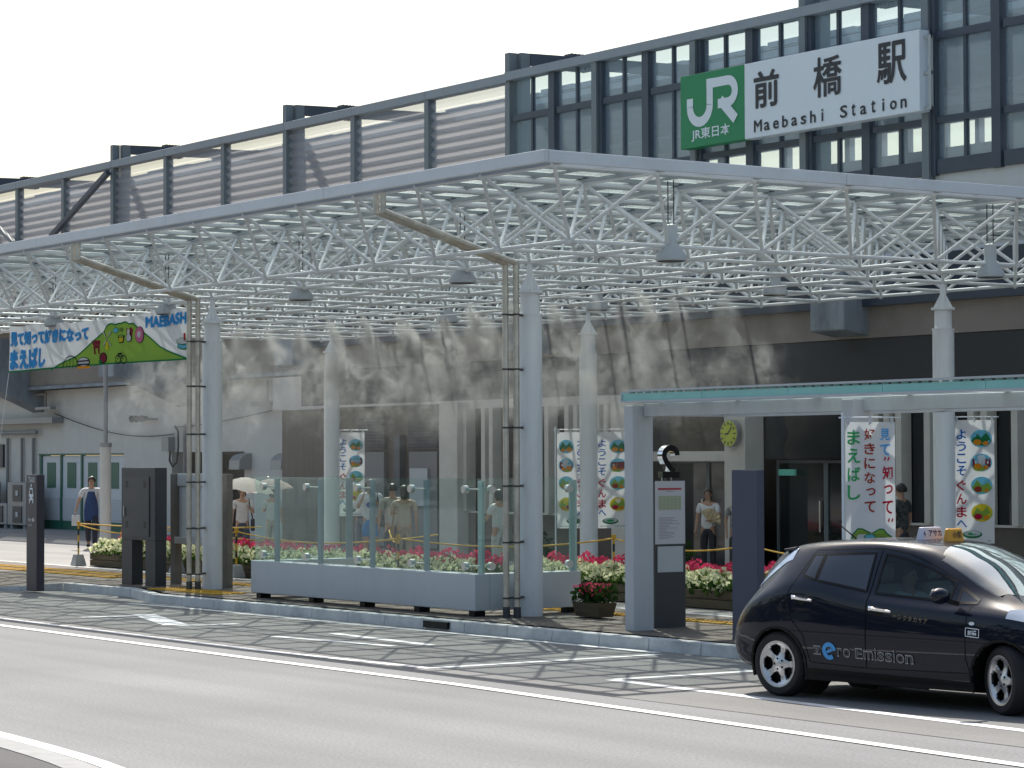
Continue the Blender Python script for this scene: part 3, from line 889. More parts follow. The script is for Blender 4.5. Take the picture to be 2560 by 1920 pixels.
solo('wall_grille', MB().box(-80.7, -80.2, 34.42, 34.5, 2.1, 2.85), M['charcoal'], 'small black wall grille at the left edge of the cream wall', 'grille', loc=(-80.4, 34.45, 2.1))
solo('box_sign', MB().box(-59.35, -57.6, 33.0, 33.35, 3.65, 4.45).box(-59.35, -57.7, 32.98, 33.0, 3.6, 3.65), M['creampaint'], 'plain cream box sign at the corner of the cream wall, in the mist', 'sign', loc=(-58.5, 33.2, 3.6))
# air conditioners
def aircon(x, z, n, label):
    t = thing('air_conditioner', label, 'air conditioner', (x, 33.9, z), 0, 'air conditioners against the cream wall')
    part('casing', MB().box(x, x + 1.45, 33.6, 34.1, z, z + 0.68 * n), M['galv'], t, bevel=0.015)
    for k in range(n):
        f = part('fan_grille', MB().box(x + 0.45, x + 1.15, 33.575, 33.6, z + 0.08 + 0.68 * k, z + 0.6 + 0.68 * k), M['charcoal'], t)
        part('badge', MB().box(x + 0.72, x + 0.9, 33.56, 33.574, z + 0.26 + 0.68 * k, z + 0.42 + 0.68 * k), M['bgrey'], f)
    part('foot', MB().box(x + 0.1, x + 0.3, 33.65, 34.05, z - 0.12, z), M['concrete'], t); part('foot', MB().box(x + 1.1, x + 1.3, 33.65, 34.05, z - 0.12, z), M['concrete'], t)
aircon(-77.9, 0.26, 2, 'grey twin-fan air conditioner beside the folding doors')
aircon(-79.4, 0.26, 1, 'single-fan air conditioner left of the twin-fan one')
aircon(-81.0, 0.26, 2, 'grey twin-fan air conditioner cut by the left edge')

# ------------------------------------------------------------------ screens on the viaduct edge
FY = 33.0
nbar = thing('noise_barrier', 'clear corrugated noise barrier in grey steel posts along the viaduct', 'noise barrier', (-75, FY, 7))
posts = [-48.29 - 3.415 * k for k in range(0, 13)]
for k, x in enumerate(posts):
    tall = (k % 3 == 0)
    ps = part('post', MB().box(x - 0.09, x + 0.09, FY - 0.11, FY + 0.11, 6.9, 11.5 if tall else 10.825), M['steelgrey'], nbar)
for k in range(len(posts) - 1):
    a, b = posts[k + 1] + 0.09, posts[k] - 0.09
    m_ = MB(); pts = []
    z = 7.0; i = 0
    while z < 10.82:
        pts.append((FY + (0.06 if i % 2 else -0.05), z)); z += 0.115; i += 1
    pts.append((FY, 10.83))
    vs = []
    for (y, z) in pts: vs += [(a, y, z), (b, y, z)]
    part('corrugated_sheet', m_.add(vs, [(2 * i, 2 * i + 1, 2 * i + 3, 2 * i + 2) for i in range(len(pts) - 1)]), M['corr'], nbar)
    part('rail', MB().box(posts[k + 1] + 0.003, posts[k] - 0.003, FY - 0.14, FY + 0.14, 10.83, 11.04), M['raillight'], nbar, bevel=0.01)
part('brace', MB().beam((-68.83, FY - 0.2, 10.7), (-72.7, FY - 0.25, 9.1), 0.14, 0.14), M['steeldark'], nbar)
part('brace', MB().beam((-79.0, FY - 0.2, 10.7), (-75.45, FY - 0.25, 9.1), 0.12, 0.12), M['steelgrey'], nbar)

gs = thing('glass_screen', 'tall glazed screen of dark steel frames on the viaduct behind the station sign', 'glazed screen', (-36, FY, 7.4))
gx = [-48.29 + 1.706 * k for k in range(0, 14)]
for k, x in enumerate(gx):
    if k == 0: continue
    if k % 2 == 0:
        part('post', MB().box(x - 0.12, x + 0.06, FY - 0.16, FY + 0.1, 6.98 if k > 8 else 7.2, 11.5 if k % 6 == 0 else 10.855), M['steelgrey'], gs)
        part('post_flange', MB().box(x + 0.061, x + 0.17, FY - 0.1, FY + 0.12, 7.45, 10.855), M['steeldark'], gs)
    else:
        part('post', MB().box(x - 0.11, x + 0.11, FY - 0.1, FY + 0.12, 7.45, 10.855), M['steeldark'], gs)
for k in range(len(gx) - 1):
    a, b = gx[k] + 0.17, gx[k + 1] - 0.12
    part('top_rail', MB().box(gx[k] + 0.002, gx[k + 1] - 0.002, FY - 0.19, FY + 0.12, 10.86, 11.05), M['raillight'], gs)
    for z0, z1 in ((9.93, 10.07), (8.40, 8.52), (7.47, 7.74)):
        part('transom', MB().box(a, b, FY - 0.07, FY + 0.08, z0, z1), M['steeldark'], gs)
    m0 = (a + b) / 2
    for z0, z1 in ((10.07, 10.86), (8.52, 9.93), (7.74, 8.40)):
        part('glazing_bar', MB().box(m0 - 0.035, m0 + 0.035, FY - 0.04, FY + 0.04, z0, z1), M['steeldark'], gs)
        for c0, c1 in ((a, m0 - 0.035), (m0 + 0.035, b)):
            part('window_pane', MB().box(c0, c1, FY + 0.0, FY + 0.012, z0, z1), M['winglass'], gs)

# overhead line gantries behind the screens
for k, x in enumerate((-38.08, -48.29, -58.55, -68.74, -79.0)):
    t = thing('gantry', ('dark steel overhead-line gantry rising ' + ('above the station sign', 'at the left end of the glazed screen', 'above the middle of the noise barrier', 'at the noise barrier above the slanting brace', 'at the left edge of the photo')[k]), 'gantry', (x, 33.3, 7), 0, 'gantries over the tracks')
    part('mast', MB().box(x + 0.02, x + 0.22, FY + 0.13, FY + 0.38, 7.0, 11.5), M['steelgrey'], t)
    m_ = MB()
    m_.add([(x + 0.0, 33.38, 11.25), (x + 0.24, 33.38, 11.25), (x + 0.24, 47, 11.55), (x, 47, 11.55), (x + 0.0, 33.38, 11.5), (x + 0.24, 33.38, 11.5), (x + 0.24, 47, 11.85), (x, 47, 11.85)],
           [(0, 3, 2, 1), (4, 5, 6, 7), (0, 1, 5, 4), (1, 2, 6, 5), (2, 3, 7, 6), (3, 0, 4, 7)])
    part('cross_beam', m_, M['steeldark'], t)
    sp = MB()
    for q in range(6):
        sp.box(x - 0.03, x + 0.27, 34.5 + q * 0.1, 34.55 + q * 0.1, 11.22, 11.6)
    part('splice_bolts', sp, M['steeldark'], t)

# platform hall seen through the glazing
ph = thing('platform_hall', 'grey platform roof and window wall seen through the viaduct glazing', 'platform building', (-60, 44, 7))
rf = MB()
rf.box(-120, -24, 38.0, 47.6, 11.42, 11.62)
part('roof', rf, M['darkroof'], ph)
for k in range(60):
    x = -25 - 1.5 * k
    part('roof_rib', MB().box(x - 0.7, x + 0.7, 37.96, 38.4, 11.62 + 0.02 * (k % 2), 11.74 + 0.03 * math.sin(k * 2.1)), M['darkroof'], ph)
fw_ = MB()
x = -120
holes = [(-59.6, -58.6), (-58.3, -57.3), (-57.1, -55.7), (-55.5, -54.3), (-54.1, -53.1), (-52.9, -51.8), (-51.6, -50.8), (-50.6, -49.4), (-49.2, -48.1), (-47.95, -47.1), (-46.2, -45.5), (-45.2, -44.5), (-43.2, -42.4)]
for a, b in holes:
    fw_.box(x, a, 47.3, 47.5, 7.0, 11.42); fw_.box(a, b, 47.3, 47.5, 7.0, 10.38); fw_.box(a, b, 47.3, 47.5, 11.02, 11.42)
    x = b
fw_.box(x, -24, 47.3, 47.5, 7.0, 11.42)
part('wall', fw_, M['offwhite'], ph)
part('clerestory_light', MB().box(-90, -40, 44.0, 44.2, 11.2, 11.26), M['bgrey'], ph)
part('floor', MB().box(-120, -12, 33.4, 60, 6.95, 7.0), M['concrete'], ph)

# overhead wires
for y, z, lab in ((35.6, 11.0, 'thin overhead wire running low behind the glazed screen'), (36.4, 11.9, 'thin overhead wire running high above the platform roof')):
    solo('overhead_wire', MB().tube((-110, y, z), (-12, y, z), 0.012, 4), M['cable'], lab, 'wire', 'overhead wires', loc=(-60, y, z))

# ------------------------------------------------------------------ station sign
sg = thing('station_sign', 'wide green and white station name board fixed to the glazed screen', 'station sign', (-38, 32.6, 8.6))
SY = 32.55
part('green_panel', MB().box(-41.52, -39.48, SY, SY + 0.25, 8.6, 10.09), M['green'], sg, bevel=0.01)
part('white_panel', MB().box(-39.478, -34.5, SY, SY + 0.25, 8.6, 10.09), M['signwhite'], sg, bevel=0.01)
part('frame', MB().box(-34.49, -34.3, SY + 0.1, SY + 0.14, 8.62, 8.68).box(-34.49, -34.3, SY + 0.1, SY + 0.14, 9.92, 9.98).box(-34.49, -34.3, SY + 0.1, SY + 0.14, 9.26, 9.32).box(-34.36, -34.3, SY + 0.09, SY + 0.15, 8.62, 9.98), M['signframe'], sg)
fn = plane_fn((0, SY - 0.006, 0), (1, 0, 0), (0, 0, 1))
lg = MB()
# interlaced letters J and R of the emblem
W = 0.22
def stroke(mb, poly): put_poly(mb, poly, fn)
def rib(pts, w):
    L = []; R = []
    for i, p in enumerate(pts):
        a = Vector(pts[max(0, i - 1)]); b = Vector(pts[min(len(pts) - 1, i + 1)])
        d = (b - a).normalized(); n = Vector((-d.y, d.x)) * w / 2
        L.append((p[0] + n.x, p[1] + n.y)); R.append((p[0] - n.x, p[1] - n.y))
    return L, R
def ribbon(mb, pts, w, d=0.0):
    L, R = rib(pts, w)
    vs = [(fn(*p)[0], fn(*p)[1] - d, fn(*p)[2]) for p in L + R]; n = len(pts)
    mb.add(vs, [(i, i + 1, n + i + 1, n + i) for i in range(n - 1)])
Jpts = [(-41.2, 9.60), (-41.2, 9.42)] + [(-40.88 + 0.32 * math.cos(t), 9.42 + 0.32 * math.sin(t)) for t in [math.pi + math.pi * k / 10 for k in range(11)]] + [(-40.56, 9.42), (-40.56, 9.94)]
ribbon(lg, Jpts, 0.2)
Rpts = [(-40.66, 9.84)] + [(-40.1, 9.84)] + [(-39.98 + 0.22 * math.cos(t), 9.62 + 0.22 * math.sin(t)) for t in [math.pi / 2 - math.pi * k / 10 for k in range(11)]] + [(-40.3, 9.40)]
ribbon(lg, Rpts, 0.19, 0.003)
ribbon(lg, [(-40.22, 9.47), (-39.74, 9.04)], 0.21, 0.006)
put_text(lg, 'JR東日本', fn, -41.15, -39.92, 8.72, 8.98, bold=0.015)
part('emblem', lg, M['signwhite'], sg)
kj = MB()
def heavy(s_, x0, x1, y0, y1, r):
    for q in range(9):
        dx = r * math.cos(q * math.pi / 4) * (q > 0); dz = r * math.sin(q * math.pi / 4) * (q > 0)
        f_ = lambda a, b: (a + dx, SY - 0.006 - 0.0012 * q, b + dz)
        put_text(kj, s_, f_, x0 + r, x1 - r, y0 + r, y1 - r)
heavy('前', -39.18, -38.42, 9.16, 9.89, 0.018)
heavy('橋', -37.41, -36.6, 9.16, 9.93, 0.013)
heavy('駅', -35.63, -34.83, 9.19, 9.97, 0.015)
for k, ch in enumerate('Maebashi'):
    wds = dict(M=.24, a=.17, e=.17, b=.17, s=.16, h=.16, i=.05)[ch]
    hh = 0.235 if ch in 'Mbhi' else 0.17
    xc = -39.06 + k * 0.272
    heavy(ch, xc - wds / 2, xc + wds / 2, 8.705, 8.705 + hh, 0.006)
for k, ch in enumerate('Station'):
    wds = dict(S=.2, a=.17, t=.11, o=.18, n=.16, i=.05)[ch]
    hh = 0.235 if ch in 'Sti' else 0.17
    xc = -36.55 + k * 0.272
    heavy(ch, xc - wds / 2, xc + wds / 2, 8.705, 8.705 + hh, 0.006)
part('lettering', kj, M['ink'], sg)

# ------------------------------------------------------------------ glass wind shelter on the pavement
ws = thing('glass_shelter', 'low U-shaped glass wind shelter on a light grey base by the kerb', 'glass shelter', (-33, 20, 0.15))
part('base_wall', MB().box(-36.15, -29.75, 19.7, 19.95, 0.23, 0.735), M['bgrey'], ws, bevel=0.008)
part('base_wall', MB().box(-30.0, -29.752, 19.953, 21.5, 0.23, 0.735), M['bgrey'], ws, bevel=0.008)
part('base_wall', MB().box(-36.15, -35.9, 19.953, 21.5, 0.23, 0.735), M['bgrey'], ws, bevel=0.008)
for x, y in ((-35.95, 19.82), (-34.3, 19.82), (-32.8, 19.82), (-31.3, 19.82), (-29.88, 19.82), (-29.88, 21.38), (-36.02, 21.38)):
    part('foot', MB().box(x - 0.07, x + 0.07, y - 0.09, y + 0.09, 0.14, 0.23), M['black'], ws)
M['postglass'] = mat('teal_grey_post', (0.22, 0.3, 0.33), 0.35, var=0.05)
M['palepost'] = mat('pale_green_post', (0.38, 0.52, 0.5), 0.35)
for k, x in enumerate((-35.62, -34.27, -32.75, -31.26, -29.86)):
    part('post', MB().box(x - 0.055, x + 0.055, 19.86, 19.9, 0.735, 2.02), M['palepost'] if k == 4 else M['postglass'], ws)
    fx = x - 0.2
    for z in (0.84, 1.9):
        fxg = part('glass_fixing', MB().lathe((fx, 19.76, z), [(0.055, -0.05), (0.055, 0.02)], 14, axis=(0, 1, 0)), M['steelshiny'], ws, smooth=True)
        part('fixing_arm', MB().tube((fx, 19.8, z), (x, 19.88, z), 0.012, 6), M['steelshiny'], fxg)
for x, y in ((-29.86, 21.44), (-36.04, 21.44)):
    part('post', MB().box(x - 0.02, x + 0.02, y - 0.055, y + 0.055, 0.735, 2.02), M['palepost'] if x > -30 else M['postglass'], ws)
pe = [-36.12, -34.46, -32.94, -31.42, -29.8]
for a, b in zip(pe[:-1], pe[1:]):
    part('glass_pane', MB().box(a + 0.008, b - 0.008, 19.745, 19.757, 0.72, 2.05), M['glass'], ws)
for x in (-29.79, -36.11):
    part('glass_pane', MB().box(x - 0.006, x + 0.006, 19.77, 21.42, 0.72, 2.05), M['glass'], ws)
for z in (0.84, 1.9):
    for y in (19.98, 21.3):
        part('glass_fixing', MB().lathe((-29.78, y, z), [(0.055, -0.02), (0.055, 0.05)], 14, axis=(1, 0, 0)), M['steelshiny'], ws, smooth=True)

# ------------------------------------------------------------------ flower planters
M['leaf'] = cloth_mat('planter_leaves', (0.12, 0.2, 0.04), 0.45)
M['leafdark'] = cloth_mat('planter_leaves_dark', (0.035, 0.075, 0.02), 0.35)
M['blossom'] = cloth_mat('white_blossom', (0.75, 0.76, 0.5), 0.45)
M['pink'] = cloth_mat('pink_blossom', (0.68, 0.07, 0.16), 0.45)
M['wood'] = mat('planter_wood', (0.1, 0.075, 0.042), 0.8, var=0.3, vscale=3, stretch=(0.5, 3, 6))
M['soil'] = mat('planter_soil', (0.04, 0.03, 0.02), 0.9)
def scatter(n, x0, x1, y0, y1, zf, s, rng, tri=False):
    m_ = MB()
    for _ in range(n):
        x = rng.uniform(x0, x1); y = rng.uniform(y0, y1); z = zf(x, y, rng)
        a = Vector(rng.normal(size=3)); a.normalize()
        b = a.orthogonal().normalized(); b.rotate(Matrix.Rotation(rng.uniform(0, 6.28), 3, a))
        c = a.cross(b)
        r = s * rng.uniform(0.6, 1.25); p = Vector((x, y, z))
        m_.add([p - b * r, p + c * r * 0.7, p + b * r, p - c * r * 0.7], [(0, 1, 2, 3)])
    return m_
def planter(x0, x1, y0, y1, label, white=0.5, pink=0.5, group='wooden flower planters along the rope barrier'):
    t = thing('flower_planter', label, 'planter', ((x0 + x1) / 2, (y0 + y1) / 2, 0.15), 0, group)
    for (a, b, c, d) in ((x0, x1, y0, y0 + 0.06), (x0, x1, y1 - 0.06, y1)):
        for z in (0.15, 0.285):
            part('board', MB().box(a, b, c, d, z + 0.003, z + 0.13), M['wood'], t, bevel=0.006)
    for (a, b) in ((x0, x0 + 0.06), (x1 - 0.06, x1)):
        part('board', MB().box(a, b, y0 + 0.062, y1 - 0.062, 0.153, 0.415), M['wood'], t)
    part('soil', MB().box(x0 + 0.06, x1 - 0.06, y0 + 0.06, y1 - 0.06, 0.16, 0.36), M['soil'], t)
    L = x1 - x0; rng = np.random.default_rng(int(abs(x0) * 100))
    ph = rng.uniform(0, 6, 4)
    def bump(x, y):
        return 0.045 * math.sin(x * 7.1 + ph[0]) + 0.04 * math.sin(x * 13.7 + y * 9 + ph[1]) + 0.03 * math.sin(y * 17 + ph[2])
    ym = y0 + (y1 - y0) * white
    def edge(y): return max(0.0, 1 - ((y - (y0 + y1) / 2) / ((y1 - y0) / 2 + 0.1)) ** 4)
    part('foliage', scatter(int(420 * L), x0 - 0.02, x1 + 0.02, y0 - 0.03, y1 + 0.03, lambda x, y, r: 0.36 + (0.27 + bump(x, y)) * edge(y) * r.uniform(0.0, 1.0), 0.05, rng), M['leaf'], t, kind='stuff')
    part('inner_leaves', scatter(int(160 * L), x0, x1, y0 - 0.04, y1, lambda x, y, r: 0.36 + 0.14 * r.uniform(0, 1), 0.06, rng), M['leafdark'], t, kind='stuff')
    if white > 0:
        part('white_blossoms', scatter(int(620 * L * white), x0 - 0.02, x1 + 0.02, y0 - 0.05, ym + 0.05, lambda x, y, r: 0.38 + (0.27 + bump(x, y)) * (1 - max(0, (y0 + 0.12 - y) / 0.4)) * (1 - 0.75 * r.uniform(0, 1) ** 2), 0.04, rng), M['blossom'], t, kind='stuff')
    if white < 1:
        part('pink_blossoms', scatter(int(560 * L * (1 - white) * pink * 2), x0 - 0.02, x1 + 0.02, ym - 0.03, y1, lambda x, y, r: 0.42 + (0.30 + bump(x, y)) * (1 - 0.5 * r.uniform(0, 1) ** 2), 0.04, rng), M['pink'], t, kind='stuff')
planter(-49.0, -45.3, 22.95, 24.0, 'planter of white and pink flowers behind the dark cabinet', 0.62)
planter(-45.1, -41.4, 22.95, 24.0, 'planter of white and pink flowers behind the notice board and far column', 0.55)
planter(-41.2, -38.6, 23.0, 23.9, 'planter of pale flowers behind the left panes of the glass shelter', 0.8)
planter(-38.4, -35.2, 23.1, 24.0, 'planter of pink and cream flowers behind the middle panes of the glass shelter', 0.5, 0.45)
planter(-34.6, -31.3, 23.6, 24.6, 'planter of white and pink flowers between the near column and the bus shelter', 0.62)
planter(-31.0, -27.3, 23.5, 24.5, 'planter of white and bright pink flowers between the bus stop sign and navy pillar', 0.5)
# small tub
t = thing('flower_tub', 'small dark planter box of red flowers at the foot of the near column', 'planter', (-28.6, 20.9, 0.15))
tb = (-28.93, -28.3, 20.75, 21.05)
part('tub', MB().add([(tb[0] + 0.05, tb[2] + 0.03, 0.17), (tb[1] - 0.05, tb[2] + 0.03, 0.17), (tb[1] - 0.05, tb[3] - 0.03, 0.17), (tb[0] + 0.05, tb[3] - 0.03, 0.17), (tb[0], tb[2], 0.36), (tb[1], tb[2], 0.36), (tb[1], tb[3], 0.36), (tb[0], tb[3], 0.36)],
     [(0, 3, 2, 1), (4, 5, 6, 7), (0, 1, 5, 4), (1, 2, 6, 5), (2, 3, 7, 6), (3, 0, 4, 7)]), M['wood'], t)
rg = np.random.default_rng(5)
part('foliage', scatter(320, tb[0] - 0.03, tb[1] + 0.03, tb[2], tb[3], lambda x, y, r: 0.36 + 0.22 * r.uniform(0, 1), 0.045, rg), M['leafdark'], t, kind='stuff')
part('pink_blossoms', scatter(90, tb[0], tb[1], tb[2], tb[3], lambda x, y, r: 0.46 + 0.16 * r.uniform(0, 1), 0.032, rg), M['pink'], t, kind='stuff')
# low shrubs by the window plinth
def shrub(x, y, h, label):
    t = thing('shrub', label, 'shrub', (x, y, 0.14))
    rg = np.random.default_rng(int(abs(x) * 10))
    m_ = MB()
    for k in range(7):
        a = rg.uniform(0, 6.28); m_.tube((x, y, 0.14), (x + 0.25 * math.cos(a), y + 0.2 * math.sin(a), 0.14 + h * rg.uniform(0.5, 0.9)), 0.01, 5, 0.004)
    part('stems', m_, M['wood'], t)
    part('foliage', scatter(260, x - 0.4, x + 0.4, y - 0.25, y + 0.25, lambda xx, yy, r: 0.2 + h * (1 - 0.9 * ((xx - x) / 0.45) ** 2) * r.uniform(0.1, 1), 0.05, rg), M['leafdark'], t, kind='stuff')
shrub(-39.9, 30.6, 0.85, 'dark leafy shrub in front of the plinth left of the right-hand banner flag')
shrub(-37.9, 29.6, 0.7, 'dark leafy shrub below the banner flag nearest the bus shelter')
shrub(-45.0, 31.4, 0.6, 'low dark shrub at the window plinth behind the glass shelter')
solo('planter_trough', MB().box(-46.4, -44.9, 31.2, 31.7, 0.14, 0.42), M['plinth'], 'stone trough at the foot of the cream pilaster behind the glass shelter', 'trough', loc=(-45.6, 31.4, 0.14))

# ------------------------------------------------------------------ rope barrier
M['rope'] = mat('yellow_rope', (0.62, 0.36, 0.03), 0.7)
M['ropeblack'] = mat('rope_black', (0.03, 0.03, 0.03), 0.7)
M['barrierbase'] = mat('barrier_base_concrete', (0.36, 0.36, 0.37), 0.85, var=0.15, vscale=5)
stands = [(-49.12, 22.75, 'at the left end of the planters'), (-44.75, 22.78, 'behind the notice board'), (-42.3, 22.75, 'left of the glass shelter'),
          (-36.9, 22.9, 'behind the glass shelter'), (-34.5, 25.6, 'between the near column and bus shelter'), (-30.5, 25.2, 'behind the bus stop sign'), (-27.0, 25.0, 'behind the navy pillar')]
for x, y, w in stands:
    t = thing('barrier_post', 'yellow barrier post in a concrete block ' + w, 'barrier post', (x, y, 0.15), 0, 'rope barrier posts')
    bs = MB()
    a = 0.13; b = 0.08
    bs.add([(x - a, y - a, 0.15), (x + a, y - a, 0.15), (x + a, y + a, 0.15), (x - a, y + a, 0.15), (x - b, y - b, 0.39), (x + b, y - b, 0.39), (x + b, y + b, 0.39), (x - b, y + b, 0.39)],
           [(0, 3, 2, 1), (4, 5, 6, 7), (0, 1, 5, 4), (1, 2, 6, 5), (2, 3, 7, 6), (3, 0, 4, 7)])
    part('base', bs, M['barrierbase'], t, bevel=0.01)
    pm = MB()
    for k in range(5):
        pm.tube((x, y, 0.39 + k * 0.13), (x, y, 0.39 + (k + 1) * 0.13), 0.02, 8, mi=k % 2)
    part('pole', pm, [M['rope'], M['ropeblack']], t)
    part('hook', MB().box(x - 0.03, x + 0.03, y - 0.03, y + 0.03, 1.0, 1.06), M['rope'], t)
def rope(p, q, sag, label):
    p = Vector(p); q = Vector(q); pts = []
    for k in range(15):
        s_ = k / 14
        v = p.lerp(q, s_); v.z -= sag * 4 * s_ * (1 - s_); pts.append(v)
    solo('rope', MB().path(pts, 0.014, 6), M['rope'], label, 'rope', 'yellow barrier ropes', loc=p)
for (a, b) in zip(stands[:-1], stands[1:]):
    rope((a[0], a[1], 1.0), (b[0], b[1], 1.0), 0.14, 'yellow rope sagging rightwards from the barrier post ' + a[2])
rope((-49.12, 22.75, 1.02), (-46.5, 25.6, 0.95), 0.05, 'yellow rope running back from the leftmost barrier post')
rope((-44.75, 22.78, 0.98), (-40.5, 26.0, 0.92), 0.2, 'second yellow rope running back from the post behind the notice board')
rope((-36.9, 22.9, 0.98), (-41.9, 25.8, 0.98), 0.12, 'second yellow rope running back behind the glass shelter')

# ------------------------------------------------------------------ kerbside furniture on the left
t = thing('taxi_sign', 'slim dark post sign marked TAXI with a white cab pictogram', 'taxi sign', (-42.4, 18.8, 0.15))
part('post', MB().box(-42.64, -42.2, 18.75, 18.9, 0.03, 2.07), M['purplish'], t, bevel=0.008)
fn = plane_fn((-42.58, 18.743, 0), (1, 0, 0), (0, 0, 1))
lt = MB(); put_text(lt, 'TAXI', fn, 0.04, 0.30, 1.93, 2.03, bold=0.0)
part('lettering', lt, M['signwhite'], t)
ic = MB()
put_poly(ic, [(0.13, 1.86), (0.19, 1.86), (0.17, 1.91), (0.15, 1.91)], fn)
put_poly(ic, [(0.07, 1.62), (0.25, 1.62), (0.255, 1.72), (0.22, 1.84), (0.10, 1.84), (0.065, 1.72)], fn)
put_poly(ic, [(0.07, 1.57), (0.11, 1.57), (0.11, 1.619), (0.07, 1.619)], fn); put_poly(ic, [(0.21, 1.57), (0.25, 1.57), (0.25, 1.619), (0.21, 1.619)], fn)
part('pictogram', ic, M['signwhite'], t)
fn2 = plane_fn((-42.58, 18.741, 0), (1, 0, 0), (0, 0, 1))
ic2 = MB(); put_poly(ic2, [(0.10, 1.73), (0.22, 1.73), (0.205, 1.81), (0.115, 1.81)], fn2); put_poly(ic2, ell(0.095, 1.665, 0.018, 0.018, 10), fn2); put_poly(ic2, ell(0.225, 1.665, 0.018, 0.018, 10), fn2)
part('pictogram_detail', ic2, M['purplish'], t)
l2 = MB(); put_text(l2, 'タクシー乗場', fn, 0.03, 0.29, 1.24, 1.31, bold=0.02); put_text(l2, 'TAXI STAND', fn, 0.05, 0.19, 1.17, 1.2)
part('small_lettering', l2, M['signwhite'], t)

t = thing('cabinet', 'charcoal steel cabinet on two broad legs by the kerb', 'cabinet', (-41.3, 20.1, 0.15))
part('body', MB().box(-41.52, -40.21, 20.05, 20.28, 0.93, 2.19), M['charcoal'], t, bevel=0.008)
part('door', MB().box(-41.44, -40.42, 20.035, 20.049, 1.0, 2.03), mat('cabinet_door', (0.06, 0.065, 0.075), 0.45), t, label='flush cabinet door with vent slots')
part('handle', MB().box(-41.36, -41.34, 20.01, 20.034, 1.35, 1.52), M['steelshiny'], t)
vt = MB()
for xx in (-41.32, -40.62):
    for zz in (1.15, 1.85):
        for q in range(4): vt.box(xx, xx + 0.09, 20.028, 20.034, zz + q * 0.03, zz + q * 0.03 + 0.01)
part('vent_slots', vt, M['black'], t)
part('leg', MB().box(-41.52, -41.12, 20.06, 20.27, 0.14, 0.929), M['charcoal'], t); part('leg', MB().box(-40.6, -40.22, 20.06, 20.27, 0.14, 0.929), M['charcoal'], t)

t = thing('notice_board', 'notice board with white panel between stone legs behind the far column', 'notice board', (-39.6, 20.9, 0.15))
M['stone'] = mat('grey_brown_stone', (0.2, 0.18, 0.155), 0.8, var=0.2, vscale=4)
part('leg', MB().box(-41.08, -40.86, 20.78, 20.9, 0.14, 2.08), M['stone'], t, bevel=0.01); part('leg', MB().box(-39.2, -38.98, 20.78, 20.9, 0.14, 2.08), M['stone'], t, bevel=0.01)
part('header', MB().box(-40.855, -39.205, 20.8, 20.93, 1.86, 2.08), M['offwhite'], t, bevel=0.008)
part('panel', MB().box(-40.855, -39.205, 20.84, 20.9, 0.98, 1.858), M['signwhite'], t)
part('ledge', MB().box(-40.855, -39.205, 20.74, 20.93, 0.86, 0.978), M['offwhite'], t, bevel=0.008)

t = thing('pole', 'cream-sleeved slim pole standing left of the planters', 'pole', (-57.2, 27.2, 0.14))
part('sleeve', MB().lathe((-57.2, 27.2, 0), [(0.135, 0.13), (0.135, 2.66), (0.11, 2.68)], 16), M['creampaint'], t, smooth=True)
part('collar', MB().lathe((-57.2, 27.2, 0), [(0.15, 2.64), (0.15, 2.74)], 16), M['galv'], t)
part('shaft', MB().lathe((-57.2, 27.2, 0), [(0.055, 2.74), (0.05, 5.6)], 12), M['galv'], t, smooth=True)
t = thing('a_frame_sign', 'orange folding warning sign behind the cream-sleeved pole', 'folding sign', (-57.5, 28.0, 0.14))
M['orange'] = mat('orange_panel', (0.6, 0.16, 0.06), 0.6)
part('front_panel', MB().obox((-57.4, 27.9, 0.62), (0.36, 0, 0), (0, 0.012, 0), (0, 0.12, 0.48)), M['orange'], t)
part('rear_panel', MB().obox((-57.4, 28.2, 0.62), (0.36, 0, 0), (0, 0.012, 0), (0, -0.12, 0.48)), M['orange'], t)
fn = plane_fn((-57.7, 27.9 - 0.02, 0.62), (1, 0, 0), (0, 0.2425, 0.97))
lt = MB(); 
for k, ch in enumerate('駐車禁止'): put_text(lt, ch, fn, 0.42, 0.58, 0.25 - k * 0.19, 0.41 - k * 0.19, bold=0.02)
part('lettering', lt, M['signwhite'], t)

# ------------------------------------------------------------------ bus shelter, stop sign and pillar on the right
bs = thing('bus_shelter', 'grey flat-roofed bus shelter with teal glass edge and square posts', 'bus shelter', (-22, 20, 0.15))
for x in (-26.32, -22.2, -18.08, -13.96):
    part('post', MB().box(x, x + 0.19, 19.7, 20.02, 0.14, 2.99), M['shelter'], bs, bevel=0.008)
    part('cross_beam', MB().box(x + 0.02, x + 0.17, 20.022, 21.3, 2.86, 2.99), M['shelter'], bs)
part('front_beam', MB().box(-26.12, -14.2, 19.86, 19.98, 2.85, 3.015), M['shelter'], bs, bevel=0.006)
part('rear_beam', MB().box(-26.12, -14.2, 21.15, 21.27, 2.85, 3.015), M['shelter'], bs)
xr0, xr1 = -26.19, -13.5
part('edge_rail', MB().box(xr0, xr1, 19.55, 19.62, 3.02, 3.045), M['bgrey'], bs)
part('edge_rail', MB().box(xr0 + 0.15, xr1, 19.545, 19.62, 3.158, 3.18), M['bgrey'], bs)
k = 0; x = xr0 + 0.02
part('end_cap', MB().box(xr0, xr0 + 0.018, 19.55, 21.4, 3.046, 3.157), M['bgrey'], bs)
while x < xr1 - 0.2:
    b = min(xr1, x + 1.6)
    part('edge_glass', MB().box(x, b - 0.008, 19.57, 19.6, 3.046, 3.132), M['teal'], bs)
    x = b
dm = mesh_of('clip', MB().box(-0.045, 0.045, -0.01, 0.01, 0, 0.018), mat('clip_teal', (0.16, 0.34, 0.32), 0.5))
x = xr0 + 0.2
while x < xr1 - 0.1:
    inst('clip', dm, bs, Matrix.Translation((x, 19.585, 3.135))); x += 0.16
